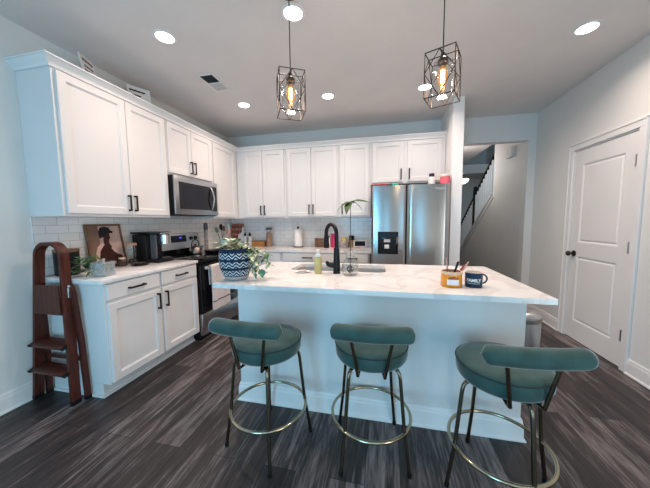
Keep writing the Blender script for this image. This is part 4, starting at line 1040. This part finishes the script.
# avocado in its bulbous vase
av = thing('avocado_plant', 'tall thin avocado seedling in a clear bulbous vase right of the black faucet', 'plant', (2.362, 1.955, ZC))
MB().lathe([(0, 0), (.050, 0), (.060, .012), (.065, .050), (.058, .095), (.036, .125), (.031, .150), (.042, .180), (.044, .184), (.040, .183), (.028, .150), (.033, .123), (.055, .093), (.062, .050), (.057, .013), (.046, .005), (0, .005)], seg=36).build('vase', 'glass', av, smooth=60)
MB().lathe([(0, .0055), (.044, .0055), (.055, .014), (.060, .05), (.0565, .075), (0, .075)], seg=30).build('water', 'water', av, smooth=50)
MB().ball((0, 0, .045), .026, 1, 1, 1.1, 16).build('seed', 'seed', av, smooth=60)
MB().tube([(0, 0, .06), (.004, 0, .25), (.002, .002, .42), (.004, 0, .55)], [.0034, .003, .0028, .0024], 8).build('stem', 'stem', av)
b = MB(); tp = (.004, 0, .55)
b.leaf(tp, (-.75, -.10, -.22), (0, -.3, 1), .115, .062, .2, .35); b.leaf(tp, (-.30, -.65, -.62), (-.3, -.6, .8), .110, .066, .2, .3)
b.leaf(tp, (.95, -.05, .16), (0, -.35, 1), .150, .060, .2, .30); b.leaf(tp, (.8, -.4, -.1), (.2, .3, 1), .125, .042, .3, .55); b.leaf(tp, (.1, .8, .2), (0, 0, 1), .09, .04, .2, .35)
b.build('foliage', 'leafavo', av, smooth=60)
# candle jar with pens
cj = thing('candle_jar', 'amber candle jar with a blond rim holding pens, left of the navy mug', 'jar', (3.018, 1.735, ZC))
MB().lathe([(0, 0), (.058, 0), (.0605, .005), (.0605, .078), (.053, .078), (.053, .012), (0, .012)], seg=40).build('body', 'amber', cj)
MB().lathe([(.0535, .0783), (.0618, .0783), (.0618, .094), (.0535, .094)], seg=40).build('rim', 'lidwood', cj)
def wrap(tb, cx, cz_, rad, ang, scale=1.):
    for v in tb.bm.verts:
        a = ang+v.co.x/rad; r_ = rad+v.co.z; z = cz_+v.co.y
        v.co = Vector((r_*math.cos(a), r_*math.sin(a), z))
    return tb
ca = math.atan2(-1.735, 2.598-3.018)
b = MB(); n = 12
for r_ in (.0606, .0611):
    pass
g = [[b.bm.verts.new(((.0611)*math.cos(ca+.20+(i/n-.5)*1.15), .0611*math.sin(ca+.20+(i/n-.5)*1.15), z)) for i in range(n+1)] for z in (.016, .049)]
for i in range(n): b.bm.faces.new([g[0][i], g[0][i+1], g[1][i+1], g[1][i]])
b.build('label', 'paper', cj, smooth=60)
tb = text_bm('APPLE', .021, .0004, .0012); wrap(tb, 0, .051, .0608, ca+.22); tb.build('lettering', 'red', cj, smooth=0)
def pen(label, base_, tip, m, r_, capm=None):
    base_, tip = Vector(base_), Vector(tip); t = thing('pen', label, 'pen', tuple(base_), 0, 'pens in the candle jar'); d_ = tip-base_
    MB().tube([(0, 0, 0), tuple(d_*.06), tuple(d_*.75)], [r_*.4, r_, r_], 10).build('barrel', m, t)
    MB().tube([tuple(d_*.75), tuple(d_*.97), tuple(d_)], [r_*1.1, r_*1.1, r_*.7], 10).build('cap', capm or m, t)
pen('slim rose pink pen standing at the left in the candle jar', (3.01, 1.755, .93), (2.988, 1.755, 1.090), 'rosegold', .0042)
pen('thick black marker leaning in the candle jar', (3.02, 1.745, .93), (3.058, 1.745, 1.065), 'black', .0065)
pen('pink pen leaning far right in the candle jar, by the mug', (3.03, 1.73, .93), (3.112, 1.732, 1.066), 'rosegold', .0045)
pen('short dark red pen in the candle jar, nearest the mug rim', (3.035, 1.755, .93), (3.098, 1.77, 1.040), 'red', .0060)
# mug
mg = thing('mug', 'navy blue enamel mug with white FAMILY lettering on the island', 'mug', (3.147, 1.742, ZC))
MB().lathe([(0, 0), (.044, 0), (.0475, .004), (.0485, .084), (.0495, .088), (.0475, .088), (.046, .084), (.045, .010), (0, .010)], seg=40).build('body', 'navy', mg)
MB().lathe([(0, .0102), (.0446, .0104), (.0456, .0835), (.0470, .0884), (.0498, .0884), (.0496, .0905), (.0462, .0905), (.0449, .084), (.0440, .0112), (0, .0112)], seg=40).build('lining', 'inside', mg)
hp = []
ha = R(12)
for k in range(13):
    a = PI/2-k*PI/12; q = .046+.036*math.cos(a); hp.append((q*math.cos(ha), q*math.sin(ha), .046+.029*math.sin(a)))
MB().tube(hp, .0048, 10).build('handle', 'navy', mg)
ma = math.atan2(-1.742, 2.598-3.147)
tb = text_bm('FAMILY', .0255, .0004, .0010); wrap(tb, 0, .036, .0486, ma+.02); tb.build('lettering', 'letter', mg, smooth=0)
b = MB()
for k, (a0, a1) in enumerate(((-.72, -.52), (-.46, -.28), (-.22, .0), (.06, .24), (.30, .52), (.58, .72))):
    b.tube([(.0483*math.cos(ma+a0+(a1-a0)*i/5), .0483*math.sin(ma+a0+(a1-a0)*i/5), .0245+.003*((i+k) % 2)) for i in range(6)], .0014, 5)
b.build('small_lettering', 'letter', mg)

# ================================================================ RIGHT SIDE
tc = thing('trash_can', 'round stainless trash can behind the right end of the island', 'trash can', (3.655, 2.255, 0))
MB().lathe([(0, 0), (.125, 0), (.127, .004), (.127, .03), (0, .03)], seg=40).build('base', 'black', tc)
MB().lathe([(0, .0305), (.122, .0305), (.1225, .034), (.1225, .555), (0, .555)], seg=40).build('body', 'steel', tc)
MB().lathe([(.118, .5555), (.126, .5555), (.127, .56), (.127, .585), (.118, .585)], seg=40).build('collar', 'kettlesteel', tc)
MB().lathe([(0, .5855), (.124, .5855), (.124, .595), (.105, .618), (.06, .634), (0, .638)], seg=40).build('lid', 'steel', tc)
MB().obox((.0, -.145, .015), (.035, 0, 0), (0, .022, -.004), (0, .001, .006), .003).build('pedal', 'black', tc)
# hall: railing, chime, switch, outlet, lamp
hr = thing('stair_railing', 'dark handrail with white balusters descending beyond the hall opening', 'railing', (XW+.06, ST[0][0], ST[0][1]))
dirs = Vector((0, ST[1][0]-ST[0][0], ST[1][1]-ST[0][1])); n = 20
mo = Vector((0, 0, .84))
MB().tube([mo-dirs*.0, mo+dirs*1.25], .030, 10).build('handrail', 'black', hr)
for k in range(1, n):
    p = dirs*(k/(n-1)*1.2); MB().box(-.014, p.y-.014, p.z+.028, .014, p.y+.014, p.z+.82, 0).build('baluster', 'trim', hr, smooth=0)
p = dirs*.66; MB().box(-.04, p.y-.04, p.z-.10, .04, p.y+.04, p.z+.98, .005).ball((0, p.y, p.z+1.0), .045).build('newel_post', 'black', hr)
ch = thing('door_chime', 'white door chime box high on the hall wall', 'door chime', (XW, 4.92, 2.40))
MB().box(-.055, -.10, -.075, -.0005, .10, .075, .006, 2).build('case', 'paper', ch)
MB().box(-.058, -.085, -.06, -.0553, .085, .06, .001).build('cover', 'trim', ch)
sw = thing('light_switch', 'white light switch plate on the hall wall below the chime', 'switch', (XW, 4.785, 1.185))
MB().box(-.006, -.038, -.06, -.0005, .038, .06, .002).build('plate', 'trim', sw); MB().box(-.010, -.015, -.03, -.0063, .015, .03, .001).build('rocker', 'paper', sw)
hl = thing('hall_lamp', 'glowing bowl lamp hanging in the hall beyond the opening', 'ceiling light', (4.13, 5.75, 2.10))
MB().lathe([(0, -.07), (.05, -.062), (.10, -.03), (.125, .02), (.12, .022), (.095, -.025), (0, -.062)], seg=28).build('bowl', 'lampglow', hl)
MB().cyl((0, 0, -.05), (0, 0, H-2.10-.001), .008, seg=8).lathe([(0, .09), (.03, .085), (.035, .11), (0, .13)], seg=16).build('stem', 'bronze', hl)
b = MB()
for k in range(3): a = k*2*PI/3+.4; b.tube([(0, 0, .11), (.09*math.cos(a), .09*math.sin(a), .09), (.122*math.cos(a), .122*math.sin(a), .022)], .005, 6)
b.build('arms', 'bronze', hl)
d = bpy.data.lights.new('hall_glow', 'POINT'); d.energy = 9.0; d.color = (1, .94, .92); d.shadow_soft_size = .06
o = bpy.data.objects.new('hall_glow', d); C.objects.link(o); o.parent = hl; o.location = (0, 0, .19)
